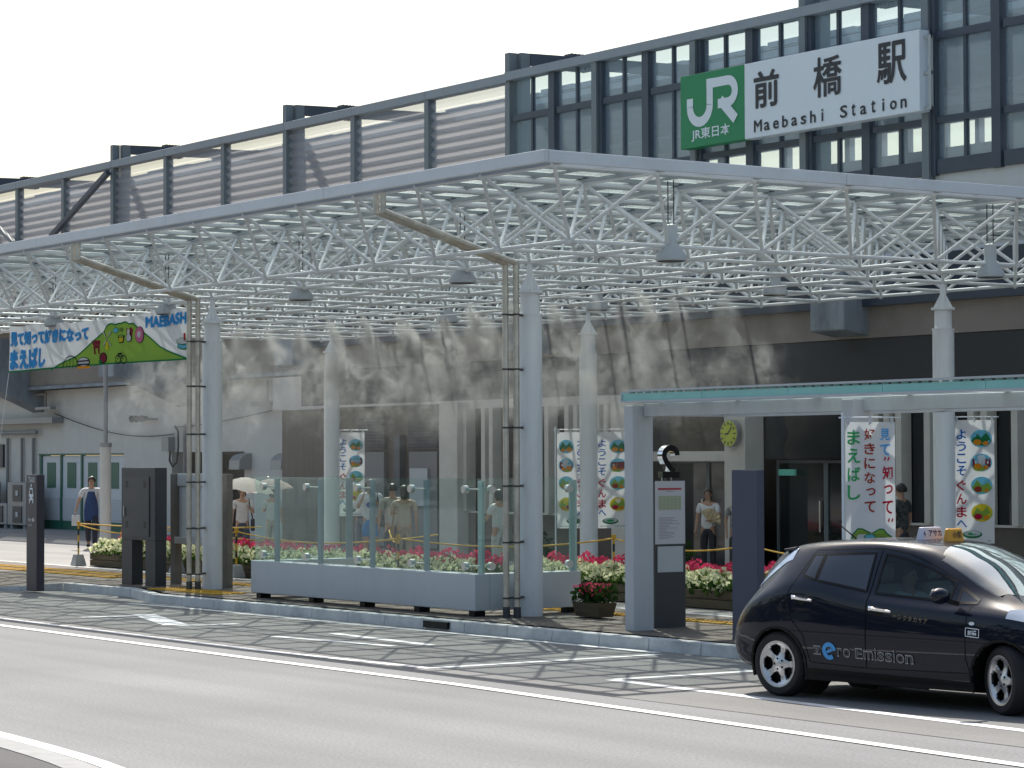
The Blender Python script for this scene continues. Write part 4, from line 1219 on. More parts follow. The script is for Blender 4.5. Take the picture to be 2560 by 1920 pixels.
part('roof_panel', MB().box(xr0 + 0.02, xr1, 19.63, 21.4, 3.06, 3.075), M['roofglass'], bs)
for k in range(9):
    x = xr0 + 0.4 + k * 1.5
    part('rafter', MB().box(x, x + 0.06, 19.63, 21.4, 3.018, 3.058), M['shelter'], bs)

t = thing('bus_stop_sign', 'dark bus stop panel topped by a black numeral 2 with a posted timetable', 'bus stop sign', (-26.45, 20.5, 0.15))
part('panel', MB().box(-26.52, -26.42, 20.26, 20.76, 0.14, 2.0), M['charcoal'], t, bevel=0.006)
part('timetable', MB().box(-26.418, -26.41, 20.265, 20.745, 1.22, 2.03), mat('timetable_sheet', (0.56, 0.56, 0.6), 0.5), t)
part('blank_plate', MB().box(-26.418, -26.41, 20.30, 20.71, 0.86, 1.19), M['bgrey'], t)
fn = plane_fn((-26.407, 20.265, 0), (0, 1, 0), (0, 0, 1))
pm = MB()
put_poly(pm, [(0.04, 1.915), (0.42, 1.915), (0.42, 1.94), (0.04, 1.94)], fn)
part('red_bar', pm, mat('timetable_red', (0.42, 0.03, 0.05), 0.5), t)
pm = MB()
for r in range(9):
    for c_ in range(6):
        put_poly(pm, [(0.05 + c_ * 0.062, 1.66 + r * 0.02), (0.105 + c_ * 0.062, 1.66 + r * 0.02), (0.105 + c_ * 0.062, 1.676 + r * 0.02), (0.05 + c_ * 0.062, 1.676 + r * 0.02)], fn)
part('table_cells', pm, mat('timetable_green', (0.36, 0.42, 0.25), 0.5), t, kind='stuff')
pm = MB(); rr = random.Random(3)
for r in range(15):
    w = rr.uniform(0.12, 0.34); put_poly(pm, [(0.05, 1.29 + r * 0.019), (0.05 + w, 1.29 + r * 0.019), (0.05 + w, 1.295 + r * 0.019), (0.05, 1.295 + r * 0.019)], fn)
put_poly(pm, [(0.17, 1.895), (0.29, 1.895), (0.29, 1.902), (0.17, 1.902)], fn)
part('print_lines', pm, mat('timetable_ink', (0.25, 0.2, 0.3), 0.6), t, kind='stuff')
num = MB()
# (a reversed 2: the sign is read from its far side)
arc2 = [(0.262, 0.29)] + [(0.155 + 0.107 * math.cos(t_), 0.285 + 0.1 * math.sin(t_)) for t_ in np.linspace(0.12, math.pi * 1.08, 18)] + [(0.085, 0.2), (0.15, 0.125), (0.205, 0.075)]
L_, R_ = [], []
for i_, p_ in enumerate(arc2):
    a_ = Vector(arc2[max(0, i_ - 1)]); b_ = Vector(arc2[min(len(arc2) - 1, i_ + 1)]); d_ = (b_ - a_).normalized(); n_ = Vector((-d_.y, d_.x)) * 0.038
    L_.append((p_[0] + n_.x, p_[1] + n_.y)); R_.append((p_[0] - n_.x, p_[1] - n_.y))
vs_, fs_, ms_ = [], [], []
nn_ = len(arc2)
for d_ in (0.1, 0.0):
    vs_ += [(-26.49 + d_, 20.35 + a, 2.07 + b) for a, b in L_] + [(-26.49 + d_, 20.35 + a, 2.07 + b) for a, b in R_]
for i_ in range(nn_ - 1):
    fs_.append((i_, i_ + 1, nn_ + i_ + 1, nn_ + i_)); ms_.append(0)
    fs_.append((2 * nn_ + i_, 2 * nn_ + i_ + 1, 3 * nn_ + i_ + 1, 3 * nn_ + i_)); ms_.append(0)
    fs_.append((i_, i_ + 1, 2 * nn_ + i_ + 1, 2 * nn_ + i_)); ms_.append(1)
    fs_.append((nn_ + i_, nn_ + i_ + 1, 3 * nn_ + i_ + 1, 3 * nn_ + i_)); ms_.append(1)
for e_ in (0, nn_ - 1):
    fs_.append((e_, nn_ + e_, 3 * nn_ + e_, 2 * nn_ + e_)); ms_.append(1)
numb = MB(); numb.v = vs_; numb.f = fs_; numb.m = ms_
ba_, bb_ = (-26.49, -26.389), (20.37, 20.645)
numb.add([(ba_[1], bb_[0], 2.07), (ba_[1], bb_[1], 2.07), (ba_[1], bb_[1], 2.15), (ba_[1], bb_[0], 2.15), (ba_[0], bb_[0], 2.07), (ba_[0], bb_[1], 2.07), (ba_[0], bb_[1], 2.15), (ba_[0], bb_[0], 2.15)], [(0, 1, 2, 3), (4, 7, 6, 5)], 0)
b0_ = len(numb.v) - 8
for q_ in ((0, 4, 5, 1), (1, 5, 6, 2), (2, 6, 7, 3), (3, 7, 4, 0)):
    numb.f.append(tuple(b0_ + k_ for k_ in q_)); numb.m.append(1)
part('numeral', numb, [M['black'], M['chrome']], t)
part('numeral_pin', MB().tube((-26.47, 20.42, 2.0), (-26.47, 20.42, 2.07), 0.012, 6).tube((-26.47, 20.58, 2.0), (-26.47, 20.58, 2.07), 0.012, 6), M['chrome'], t)
t = thing('navy_pillar', 'plain navy sign pillar standing behind the rear of the black taxi', 'sign pillar', (-24.2, 19.8, 0.15))
part('panel', MB().box(-24.24, -23.76, 19.75, 19.86, 0.16, 2.18), M['navy'], t, bevel=0.006)
part('base_plate', MB().box(-24.24, -23.76, 19.74, 19.88, 0.14, 0.162), M['charcoal'], t)

# ------------------------------------------------------------------ banner and flags
M['cloth'] = cloth_mat('white_cloth', (0.72, 0.73, 0.76), 0.35)
M['c_blue'] = cloth_mat('print_blue', rgb(85, 175, 235), 0.35)
M['c_dblue'] = cloth_mat('print_deep_blue', rgb(35, 110, 190), 0.35)
M['c_red'] = cloth_mat('print_red', rgb(190, 40, 70), 0.35)
M['c_brown'] = cloth_mat('print_brown_red', rgb(170, 70, 60), 0.35)
M['c_green'] = cloth_mat('print_green', rgb(70, 175, 110), 0.35)
M['c_lime'] = cloth_mat('print_lime', rgb(150, 185, 85), 0.35)
M['c_dgreen'] = cloth_mat('print_dark_green', rgb(50, 130, 85), 0.35)
M['c_orange'] = cloth_mat('print_orange', rgb(235, 150, 50), 0.35)
M['c_dark'] = cloth_mat('print_dark', rgb(50, 45, 60), 0.35)
M['c_pink'] = cloth_mat('print_pink', rgb(225, 130, 170), 0.35)
M['c_sky'] = cloth_mat('print_sky', rgb(120, 195, 220), 0.35)
M['c_maroon'] = cloth_mat('print_maroon', rgb(140, 60, 70), 0.35)
M['c_yellow'] = cloth_mat('print_yellow', rgb(225, 205, 60), 0.35)
CK = ['cloth', 'c_blue', 'c_dblue', 'c_red', 'c_brown', 'c_green', 'c_lime', 'c_dgreen', 'c_orange', 'c_dark', 'c_pink', 'c_sky', 'c_maroon', 'c_yellow']
CM = [M[k] for k in CK]
CI = {k: i for i, k in enumerate(CK)}
def cloth_grid(fn, na, nb_):
    m_ = MB()
    vs = [fn(i / na, j / nb_, 0) for i in range(na + 1) for j in range(nb_ + 1)]
    m_.add(vs, [(i * (nb_ + 1) + j, (i + 1) * (nb_ + 1) + j, (i + 1) * (nb_ + 1) + j + 1, i * (nb_ + 1) + j + 1) for i in range(na) for j in range(nb_)])
    return m_

def banner_fn(a, b, k):
    x = -47.35 + 7.72 * a
    zt = 4.93 - 0.05 * math.sin(math.pi * a) ** 2 + 0.012 * math.cos(a * 40)
    zb = 4.035 + 0.02 * math.sin(math.pi * a)
    y = 20.46 + 0.014 * math.sin(a * 17) * (0.3 + b) + 0.012 * math.sin(a * 31 + b * 5) * b - 0.006 * k
    return (x, y, zt + (zb - zt) * b)
t = thing('banner', 'long white banner with green hill and blue lettering hung under the canopy', 'banner', (-43.5, 20.46, 4.0))
part('cloth', cloth_grid(banner_fn, 90, 8), [M['cloth']], t, smooth=True)
ba = lambda zx: (zx - 80) / 2035
def bpt(zx, zy):
    top = 308 - (zx - 80) * (198 / 2035); bot = 830 - (zx - 80) * (140 / 2035)
    return (ba(zx), (zy - top) / (bot - top))
bf = lambda k: (lambda a, b: banner_fn(a, b, k))
tx = MB()
for q in range(9):
    d = 0.0022 * math.cos(q * math.pi / 4) * (q > 0); e = 0.018 * math.sin(q * math.pi / 4) * (q > 0)
    put_text(tx, '見て知って好きになって', lambda a, b: banner_fn(a, 1 - b, 1 + 0.4 * q), 0.010 + d, 0.466 + d, 0.575 + e, 0.87 + e, bold=0.02)
    put_text(tx, 'まえばし', lambda a, b: banner_fn(a, 1 - b, 1 + 0.4 * q), 0.011 + d * 1.3, 0.224 + d * 1.3, 0.07 + e * 1.3, 0.48 + e * 1.3, bold=0.02)
    put_text(tx, 'MAEBASHI', lambda a, b: banner_fn(a, 1 - b, 1 + 0.4 * q), 0.774 + d, 0.987 + d, 0.70 + e, 0.905 + e)
part('lettering', tx, [M['c_blue']], t)
hill = [(605, 805), (690, 750), (760, 710), (830, 678), (900, 640), (990, 560), (1080, 470), (1150, 400), (1210, 340), (1230, 290), (1250, 265), (1275, 255), (1300, 258), (1330, 275), (1370, 262), (1400, 262), (1415, 248), (1450, 240), (1480, 265), (1505, 258), (1530, 260), (1560, 300), (1640, 390), (1720, 470), (1800, 545), (1870, 590), (1950, 630), (2030, 660), (2100, 685)]
hm = MB(); top = [bpt(*p) for p in hill]
for (a0, b0), (a1, b1) in zip(top[:-1], top[1:]):
    nb_ = 6
    vs = []
    for q in range(nb_ + 1):
        vs += [banner_fn(a0, b0 + (0.985 - b0) * q / nb_, 1), banner_fn(a1, b1 + (0.985 - b1) * q / nb_, 1)]
    hm.add(vs, [(2 * q, 2 * q + 1, 2 * q + 3, 2 * q + 2) for q in range(nb_)])
part('printed_hill', hm, [M['c_lime']], t)
ol = MB()
def line(pts, w, k, mi):
    for (a0, b0), (a1, b1) in zip(pts[:-1], pts[1:]):
        da, db = (a1 - a0) * 7.7, (b1 - b0) * 0.9; L = math.hypot(da, db) or 1
        na, nb2 = -db / L * w / 2 / 7.7, da / L * w / 2 / 0.9
        ol.add([banner_fn(a0 + na, b0 + nb2, k), banner_fn(a1 + na, b1 + nb2, k), banner_fn(a1 - na, b1 - nb2, k), banner_fn(a0 - na, b0 - nb2, k)], [(0, 1, 2, 3)], mi)
line(top, 0.03, 2, CI['c_dgreen'])
line([(i / 40, 0.985) for i in range(41)], 0.03, 2, CI['c_dgreen'])
def blob(zx, zy, rx, ry, col, k, n=14):
    ol.add([banner_fn(*bpt(zx + rx * math.cos(2 * math.pi * q / n), zy + ry * math.sin(2 * math.pi * q / n)), k) for q in range(n)], [tuple(range(n))], CI[col])
def quad(pts, col, k):
    ol.add([banner_fn(*bpt(*p), k) for p in pts], [tuple(range(len(pts)))], CI[col])
blob(1590, 400, 46, 100, 'c_dark', 2); blob(1590, 400, 40, 93, 'c_pink', 3); blob(1590, 395, 18, 38, 'cloth', 4)
blob(1340, 342, 34, 34, 'c_dgreen', 2); blob(1340, 342, 28, 28, 'c_sky', 3)
for q in range(3): line([bpt(1390 + 14 * q, 310), bpt(1390 + 14 * q, 365)], 0.02, 3, CI['c_dark'])
quad([(1365, 415), (1440, 405), (1428, 490), (1380, 497)], 'c_dark', 2); quad([(1378, 430), (1428, 424), (1420, 480), (1385, 486)], 'c_yellow', 3); blob(1403, 412, 38, 18, 'c_dark', 3); blob(1403, 412, 28, 10, 'c_lime', 4)
quad([(1455, 310), (1475, 330), (1500, 300), (1525, 330), (1515, 430), (1460, 440)], 'c_maroon', 2); blob(1487, 430, 32, 50, 'c_dark', 3); blob(1487, 430, 24, 42, 'cloth', 4); quad([(1474, 330), (1500, 328), (1498, 400), (1476, 400)], 'cloth', 5)
quad([(1070, 455), (1165, 450), (1160, 505), (1075, 510)], 'c_maroon', 2); quad([(1085, 510), (1155, 508), (1152, 550), (1088, 552)], 'c_maroon', 2); quad([(1090, 552), (1108, 552), (1110, 625), (1094, 626)], 'c_maroon', 3); quad([(1135, 551), (1155, 550), (1156, 620), (1140, 622)], 'c_maroon', 3)
for (dx, dy) in ((-40, -90), (45, -85), (-38, 70), (45, 80)):
    quad([(1240, 440), (1240 + dx - 14, 440 + dy), (1240 + dx + 14, 440 + dy)], 'c_dark', 2); quad([(1240, 436), (1240 + dx - 8, 438 + dy), (1240 + dx + 8, 438 + dy)], 'cloth', 3)
quad([(1230, 470), (1256, 468), (1264, 570), (1232, 572)], 'c_yellow', 4)
blob(1195, 670, 48, 72, 'c_dark', 2); blob(1198, 668, 38, 60, 'c_maroon', 3); blob(1165, 715, 20, 26, 'c_dgreen', 4)
for cx_ in (1375, 1432):
    line([bpt(cx_ + 27 * math.cos(q * 0.524), 690 + 48 * math.sin(q * 0.524)) for q in range(13)], 0.022, 3, CI['c_dark'])
line([bpt(1375, 690), bpt(1400, 615), bpt(1432, 690)], 0.02, 4, CI['c_dark']); line([bpt(1380, 625), bpt(1425, 618)], 0.03, 5, CI['c_dark'])
line([bpt(745 + 90 * (1 - math.cos(q * 0.262)), 790 - 150 * math.sin(q * 0.262)) for q in range(13)], 0.022, 3, CI['c_dark'])
for q in range(4): line([bpt(790 + 36 * q, 790), bpt(790 + 36 * q, 668 if 0 < q < 3 else 700)], 0.016, 3, CI['c_dark'])
blob(975, 715, 66, 60, 'c_dark', 2); blob(975, 715, 58, 52, 'cloth', 3); quad([(915, 700), (1035, 692), (1035, 708), (915, 716)], 'c_dark', 4); quad([(915, 740), (1035, 734), (1035, 750), (915, 756)], 'c_dark', 4); quad([(915, 770), (1040, 764), (1040, 792), (915, 798)], 'c_orange', 4)
blob(2035, 540, 66, 44, 'c_dgreen', 2); blob(2035, 534, 58, 34, 'c_sky', 3); blob(2035, 490, 66, 40, 'c_dgreen', 4); blob(2035, 488, 58, 32, 'cloth', 5); quad([(2050, 400), (2072, 396), (2070, 480), (2052, 482)], 'c_brown', 6)
part('printed_drawings', ol, CM, t, kind='stuff')
for a in (0.0, 0.2, 0.4, 0.6, 0.8, 1.0):
    p = Vector(banner_fn(a, 0, 0)); part('tie', MB().tube(p, (p.x, 20.46, 5.05), 0.006, 5), M['signwhite'], t)
part('tie', MB().tube(banner_fn(0, 1, 0), (-47.9, 20.46, 2.4), 0.006, 5), M['signwhite'], t)

def flag(label, px_, py_, ang, w, ztop, h, kind, mirror=False, group=None, seed=0):
    """a tall banner flag on its own thin pole; (px_, py_) is the pole, the cloth goes along +u"""
    u = Vector((math.cos(ang), math.sin(ang), 0)); nrm = Vector((u.y, -u.x, 0))
    def fn(a, b, k):
        sw = 0.03 * math.sin(a * 5 + b * 4 + seed) * b + 0.015 * math.sin(a * 11 + b * 9 + seed * 2)
        p = Vector((px_, py_, ztop)) + u * (w * a + 0.03) + nrm * (sw + 0.006 * k) + Vector((0, 0, -h * b - 0.05))
        return tuple(p)
    t = thing('banner_flag', label, 'flag', (px_, py_, 0.14), 0, group)
    part('pole', MB().tube((px_, py_, 0.14), (px_, py_, ztop + 0.06), 0.014, 8), M['signwhite'], t)
    q = Vector((px_, py_, ztop)) - u * 0.04; q2 = Vector((px_, py_, ztop)) + u * (w + 0.1)
    part('cross_rod', MB().tube(q, q2, 0.009, 6), M['signwhite'], t)
    part('cloth', cloth_grid(fn, 10, 24), [M['cloth']], t, smooth=True)
    for a in (0.06, 0.5, 0.94):
        ts_ = MB(); v = Vector(fn(a, 0, 0)); ts_.box(v.x - 0.02, v.x + 0.02, v.y - 0.006, v.y + 0.006, v.z - 0.02, ztop + 0.012)
        part('loop', ts_, M['cloth'], t)
    pr = MB()
    F = (lambda a, b, k: fn(1 - a, b, k)) if mirror else fn
    def chars(s, x0, x1, y, dy, hh, col):
        for i, ch in enumerate(s):
            yy = y + i * dy
            sm = ch in 'っ“”'
            put_text(pr, ch, lambda a, b: F(a, 1 - b, 2), x0 + (0.15 * (x1 - x0) if sm else 0), x1, 1 - (yy + hh * (0.8 if sm else 1)), 1 - (yy + (0.12 * hh if sm else 0)), bold=0.02, mi=CI[col])
    def poly(pts, col, k=2):
        pr.add([F(a, b, k) for a, b in pts], [tuple(range(len(pts)))], CI[col])
    if kind == 'slogan':
        chars('見て', 0.70, 0.90, 0.055, 0.125, 0.095, 'c_blue')
        chars('知って', 0.74, 0.95, 0.36, 0.14, 0.11, 'c_red')
        poly([(0.79, 0.285), (0.82, 0.285), (0.80, 0.315), (0.77, 0.315)], 'c_red'); poly([(0.86, 0.285), (0.89, 0.285), (0.87, 0.315), (0.84, 0.315)], 'c_red')
        poly([(0.86, 0.785), (0.89, 0.785), (0.87, 0.815), (0.84, 0.815)], 'c_red'); poly([(0.93, 0.785), (0.96, 0.785), (0.94, 0.815), (0.91, 0.815)], 'c_red')
        chars('好きになって', 0.38, 0.60, 0.055, 0.118, 0.092, 'c_brown')
        chars('まえばし', 0.04, 0.30, 0.065, 0.15, 0.12, 'c_green')
        hp = [(0.06, 0.985), (0.14, 0.91), (0.24, 0.865), (0.34, 0.868), (0.42, 0.885), (0.52, 0.905), (0.6, 0.885), (0.68, 0.868), (0.76, 0.87), (0.83, 0.905), (0.92, 0.93), (0.97, 0.985)]
        poly(hp, 'c_dgreen', 2); poly([(0.09, 0.985), (0.16, 0.918), (0.25, 0.876), (0.34, 0.879), (0.42, 0.896), (0.52, 0.915), (0.6, 0.897), (0.68, 0.879), (0.75, 0.881), (0.81, 0.913), (0.9, 0.938), (0.94, 0.985)], 'c_lime', 3)
        poly(ell(0.48, 0.935, 0.12, 0.022, 16), 'c_dgreen', 4); poly(ell(0.48, 0.935, 0.1, 0.018, 16), 'c_sky', 5)
        for q in range(3): poly([(0.70 + 0.04 * q, 0.935), (0.715 + 0.04 * q, 0.935), (0.715 + 0.04 * q, 0.965), (0.70 + 0.04 * q, 0.965)], 'c_dark', 5)
    else:
        chars('ようこそ', 0.05, 0.29, 0.075, 0.098, 0.08, 'c_dblue')
        chars('ぐんま', 0.05, 0.29, 0.485, 0.107, 0.088, 'c_red')
        chars('へ', 0.05, 0.29, 0.81, 0.1, 0.06, 'c_dblue')
        for q, (yy, c1, c2, c3) in enumerate(((0.15, 'c_sky', 'c_dgreen', 'c_orange'), (0.345, 'c_sky', 'c_maroon', 'c_orange'), (0.53, 'c_sky', 'c_lime', 'c_brown'), (0.75, 'c_yellow', 'c_lime', 'c_red'))):
            cx_ = 0.67
            poly(ell(cx_, yy, 0.27, 0.072, 20), c1, 2)
            if q == 1:
                poly([(0.45, yy - 0.03), (0.9, yy - 0.04), (0.9, yy + 0.035), (0.45, yy + 0.035)], c2, 3)
                for z in range(4): poly([(0.5 + z * 0.1, yy - 0.015), (0.55 + z * 0.1, yy - 0.015), (0.55 + z * 0.1, yy + 0.01), (0.5 + z * 0.1, yy + 0.01)], 'cloth', 4)
                poly(ell(0.62, yy + 0.05, 0.16, 0.02, 14), 'c_lime', 4)
            else:
                poly([(cx_ - 0.25, yy + 0.02), (cx_ - 0.12, yy - 0.045), (cx_ + 0.0, yy - 0.005), (cx_ + 0.12, yy - 0.05), (cx_ + 0.26, yy + 0.02), (cx_ + 0.15, yy + 0.055), (cx_ - 0.15, yy + 0.055)], c2, 3)
            poly(ell(cx_ - 0.1, yy + 0.03, 0.1, 0.024, 12), c3, 5); poly(ell(cx_ + 0.1, yy + 0.038, 0.07, 0.018, 12), 'c_orange', 5)
        poly(ell(0.42, 0.925, 0.25, 0.032, 20), 'c_dgreen', 2); poly(ell(0.42, 0.918, 0.21, 0.022, 20), 'cloth', 3); poly(ell(0.42, 0.92, 0.12, 0.012, 14), 'c_green', 4)
        poly([(0.1, 0.975), (0.9, 0.975), (0.9, 0.98), (0.1, 0.98)], 'c_dgreen', 2)
    part('print', pr, CM, t, kind='stuff')
LAT = math.radians(55.655)
cr = col_pos[(2, 6)]
flag('white flag with slogan in red, brown and green lettering tied to a bus shelter post', -21.88, 19.43, math.radians(50), 0.55, 2.77, 1.37, 'slogan', seed=1)
flag('white welcome flag with vignettes tied right of the column behind the taxi', cr[0] + 0.06, cr[1] + 0.12, LAT, 0.62, 2.95, 1.92, 'welcome', group='welcome flags', seed=2)
cr = col_pos[(8, 6)]
flag('white welcome flag with readable lettering between the middle rear column and the bus shelter', cr[0] + 0.06, cr[1] + 0.1, LAT, 0.60, 2.86, 1.78, 'welcome', group='welcome flags', seed=3)
flag('white welcome flag with reversed lettering left of the middle rear column', cr[0] - 0.36, cr[1] - 0.5, LAT, 0.52, 2.86, 1.78, 'welcome', mirror=True, group='welcome flags', seed=4)
cr = col_pos[(14, 6)]
flag('white welcome flag in front of the brown wall beside the left rear column', cr[0] + 0.06, cr[1] + 0.1, LAT, 0.56, 2.95, 1.8, 'welcome', group='welcome flags', seed=5)

# ------------------------------------------------------------------ people
def skin_mesh(verts, edges, radii, root=0, sub=1):
    me = bpy.data.meshes.new('skin')
    me.from_pydata([tuple(v) for v in verts], edges, [])
    o = bpy.data.objects.new('skin', me); COL.objects.link(o)
    md = o.modifiers.new('skin', 'SKIN'); md.use_smooth_shade = True
    md.branch_smoothing = 0.4
    sv = me.skin_vertices[0].data
    for i, r in enumerate(radii):
        sv[i].radius = r if isinstance(r, tuple) else (r, r)
        sv[i].use_root = (i == root)
    s2 = o.modifiers.new('sub', 'SUBSURF'); s2.levels = sub; s2.render_levels = sub
    bpy.context.view_layer.update()
    out = bpy.data.meshes.new_from_object(o.evaluated_get(bpy.context.evaluated_depsgraph_get()))
    bpy.data.objects.remove(o); bpy.data.meshes.remove(me)
    return out

def mesh_append(mb, me, mi=0):
    mb.add([v.co[:] for v in me.vertices], [tuple(p.vertices) for p in me.polygons], mi)

M['skin'] = mat('skin', (0.42, 0.25, 0.17), 0.55, var=0.06, vscale=9)
M['hair'] = mat('dark_hair', (0.018, 0.014, 0.012), 0.45, var=0.3, vscale=30)
M['eye'] = mat('eyes', (0.02, 0.015, 0.015), 0.3)
M['lips'] = mat('lips', (0.3, 0.1, 0.09), 0.5)
M['shoe'] = mat('dark_shoe', (0.04, 0.04, 0.045), 0.5)
_fab = {}
def fabric(c, var=0.1, vs_=8):
    k = (c, var)
    if k not in _fab:
        _fab[k] = mat('fabric', c, 0.85, var=var, vscale=vs_, bump=0.15, bscale=25)
    return _fab[k]

def person(label, loc, face, height, shirt=(0.7, 0.7, 0.72), trousers=(0.05, 0.06, 0.1), legs='long', sleeves='short',
           la=None, ra=None, stride=0.0, hair='short', extra=None, shoe=(0.04, 0.04, 0.045), lean=0.0, woman=False, shirtvar=0.08, seat=False, apron=None):
    """face: heading in degrees the person looks towards, 0 = +x, 90 = +y. Local: forward = -Y, left = +X.
    la / ra: (elbow, wrist) positions for the left / right arm"""
    k = height / 1.70
    sw = 0.175 if woman else 0.2
    hw = 0.09
    la = la or ((sw + 0.06, 0.02, 1.13), (sw + 0.07, -0.06, 0.88))
    ra = ra or ((-sw - 0.06, 0.02, 1.13), (-sw - 0.07, -0.06, 0.88))
    L = lean
    P = [(0, 0.0, 0.93), (0, -0.005 - L * 0.2, 1.08), (0, -0.01 - L * 0.6, 1.27), (0, 0.0 - L, 1.40), (0, 0.0 - L * 1.15, 1.475), (0, -0.02 - L * 1.3, 1.555), (0, -0.012 - L * 1.35, 1.63), (0, 0.0 - L * 1.35, 1.675)]
    R = [(0.155, 0.11), (0.135 if woman else 0.15, 0.1), (0.155 if woman else 0.175, 0.11), (0.11, 0.075), (0.052, 0.055), (0.07, 0.085), (0.076, 0.093), (0.055, 0.065)]
    E = [(0, 1), (1, 2), (2, 3), (3, 4), (4, 5), (5, 6), (6, 7)]
    def add(p, r, to):
        P.append(p); R.append(r); E.append((to, len(P) - 1)); return len(P) - 1
    ends = []
    for s, arm in ((1, la), (-1, ra)):
        sh = add((s * sw, -L, 1.385), 0.058, 3)
        e = add(arm[0], 0.041, sh); w = add(arm[1], 0.028, e)
        d = (Vector(arm[1]) - Vector(arm[0])).normalized()
        pm = add(tuple(Vector(arm[1]) + d * 0.07), (0.036, 0.02), w)
        ends.append((Vector(arm[1]) + d * 0.07, d, s))
    feet = []
    for s in (1, -1):
        st = stride * s
        if seat:
            kn = (s * 0.12, -0.42, 0.95); an = (s * 0.12, -0.5, 0.70)
        else:
            kn = (s * (hw + 0.005), -st * 0.42 - 0.02 - abs(st) * 0.06, 0.50); an = (s * (hw + 0.01), -st + 0.02, 0.085 + max(0, -st) * 0.12)
        h_ = add((s * hw, 0.0, 0.86), 0.092, 0)
        kx = add(kn, 0.06, h_); ax = add(an, 0.042, kx)
        add((an[0], an[1] - 0.12, an[2] - 0.045), (0.04, 0.032), ax)
        feet.append((kn, an))
    hd = Vector(P[6])
    me = skin_mesh([(x * k, y * k, z * k) for x, y, z in P], E, [(r[0] * k, r[1] * k) if isinstance(r, tuple) else r * k for r in R])
    body = MB(); mesh_append(body, me); bpy.data.meshes.remove(me)
    # hands: four bent fingers and a thumb each
    for (c, d, s) in ends:
        side = d.cross(Vector((0, 1, 0)));
        if side.length < 0.1: side = Vector((1, 0, 0))
        side.normalize(); dn = d.cross(side).normalized()
        for q, ln in enumerate((0.06, 0.075, 0.07, 0.055)):
            b0 = c + dn * ((q - 1.5) * 0.017)
            m1 = b0 + d * ln * 0.55; tip = m1 + (d * 0.8 - side * 0.45 * s).normalized() * ln * 0.5
            body.tube(b0 * k, m1 * k, 0.009 * k, 6, 0.008 * k); body.tube(m1 * k, tip * k, 0.008 * k, 6, 0.006 * k)
        b0 = c - d * 0.03 + dn * 0.03
        body.tube(b0 * k, (b0 + dn * 0.03 + d * 0.035) * k, 0.01 * k, 6, 0.007 * k)
    # nose and ears
    h0 = Vector(P[5]) * k; hy = (P[5][1] - 0.085) * k
    body.add([(0, hy - 0.028 * k, h0.z + 0.012 * k), (-0.016 * k, hy + 0.01, h0.z + 0.005 * k), (0.016 * k, hy + 0.01, h0.z + 0.005 * k), (0, hy + 0.008, h0.z + 0.06 * k)], [(0, 1, 3), (0, 3, 2), (0, 2, 1)])
    for s in (1, -1):
        body.ball((s * 0.075 * k, h0.y + 0.01, h0.z + 0.03 * k), 0.022 * k, 8, 6, sc=(0.4, 0.8, 1.2))
    t = thing('person', label, 'person', loc, math.radians(face + 90))
    part('body', body, M['skin'], t, smooth=True, local=True)
    ey = MB()
    for s in (1, -1): ey.ball((s * 0.03 * k, hy + 0.012, h0.z + 0.05 * k), 0.011 * k, 6, 5)
    part('eyes', ey, M['eye'], t, local=True)
    part('mouth', MB().box(-0.022 * k, 0.022 * k, hy - 0.004, hy + 0.012, h0.z - 0.032 * k, h0.z - 0.022 * k), M['lips'], t, local=True)
    # shirt
    SP = [P[0], P[1], P[2], (P[3][0], P[3][1], 1.405)]
    SP[0] = (0, 0, 0.84)
    SR = [(0.195, 0.15), (0.155 if woman else 0.17, 0.122), (0.175 if woman else 0.195, 0.128), (0.118, 0.085)]
    SE = [(0, 1), (1, 2), (2, 3)]
    for s, arm in ((1, la), (-1, ra)):
        SP.append((s * sw, -L, 1.385)); SR.append(0.075); SE.append((3, len(SP) - 1)); b = len(SP) - 1
        e = Vector(arm[0]); sh = Vector((s * sw, -L, 1.385))
        if sleeves == 'short':
            SP.append(tuple(sh.lerp(e, 0.72))); SR.append(0.068); SE.append((b, len(SP) - 1))
        elif sleeves == 'long':
            SP.append(tuple(e)); SR.append(0.056); SE.append((b, len(SP) - 1)); SP.append(tuple(e.lerp(Vector(arm[1]), 0.9))); SR.append(0.042); SE.append((len(SP) - 2, len(SP) - 1))
    me = skin_mesh([(x * k, y * k, z * k) for x, y, z in SP], SE, [(r[0] * k, r[1] * k) if isinstance(r, tuple) else r * k for r in SR])
    sm = MB(); mesh_append(sm, me); bpy.data.meshes.remove(me)
    part('shirt', sm, fabric(shirt, shirtvar, 8 if shirtvar < 0.3 else 14), t, smooth=True, local=True)
    # legs wear
    TP = [(0, 0, 0.98), (0, 0, 0.90)]; TR = [(0.172, 0.13), (0.186, 0.142)]; TE = [(0, 1)]
    for s, (kn, an) in zip((1, -1), feet):
        TP.append((s * hw, 0, 0.85)); TR.append(0.122); TE.append((1, len(TP) - 1)); b = len(TP) - 1
        if legs == 'long':
            TP.append(kn); TR.append(0.078); TE.append((b, len(TP) - 1)); TP.append((an[0], an[1], an[2] + 0.03)); TR.append(0.064); TE.append((len(TP) - 2, len(TP) - 1))
        else:
            TP.append((kn[0], kn[1] * 0.9, 0.53)); TR.append(0.098); TE.append((b, len(TP) - 1))
    me = skin_mesh([(x * k, y * k, z * k) for x, y, z in TP], TE, [(r[0] * k, r[1] * k) if isinstance(r, tuple) else r * k for r in TR])
    tm_ = MB(); mesh_append(tm_, me); bpy.data.meshes.remove(me)
    if not seat:
        part('trousers' if legs == 'long' else 'shorts', tm_, fabric(trousers), t, smooth=True, local=True)
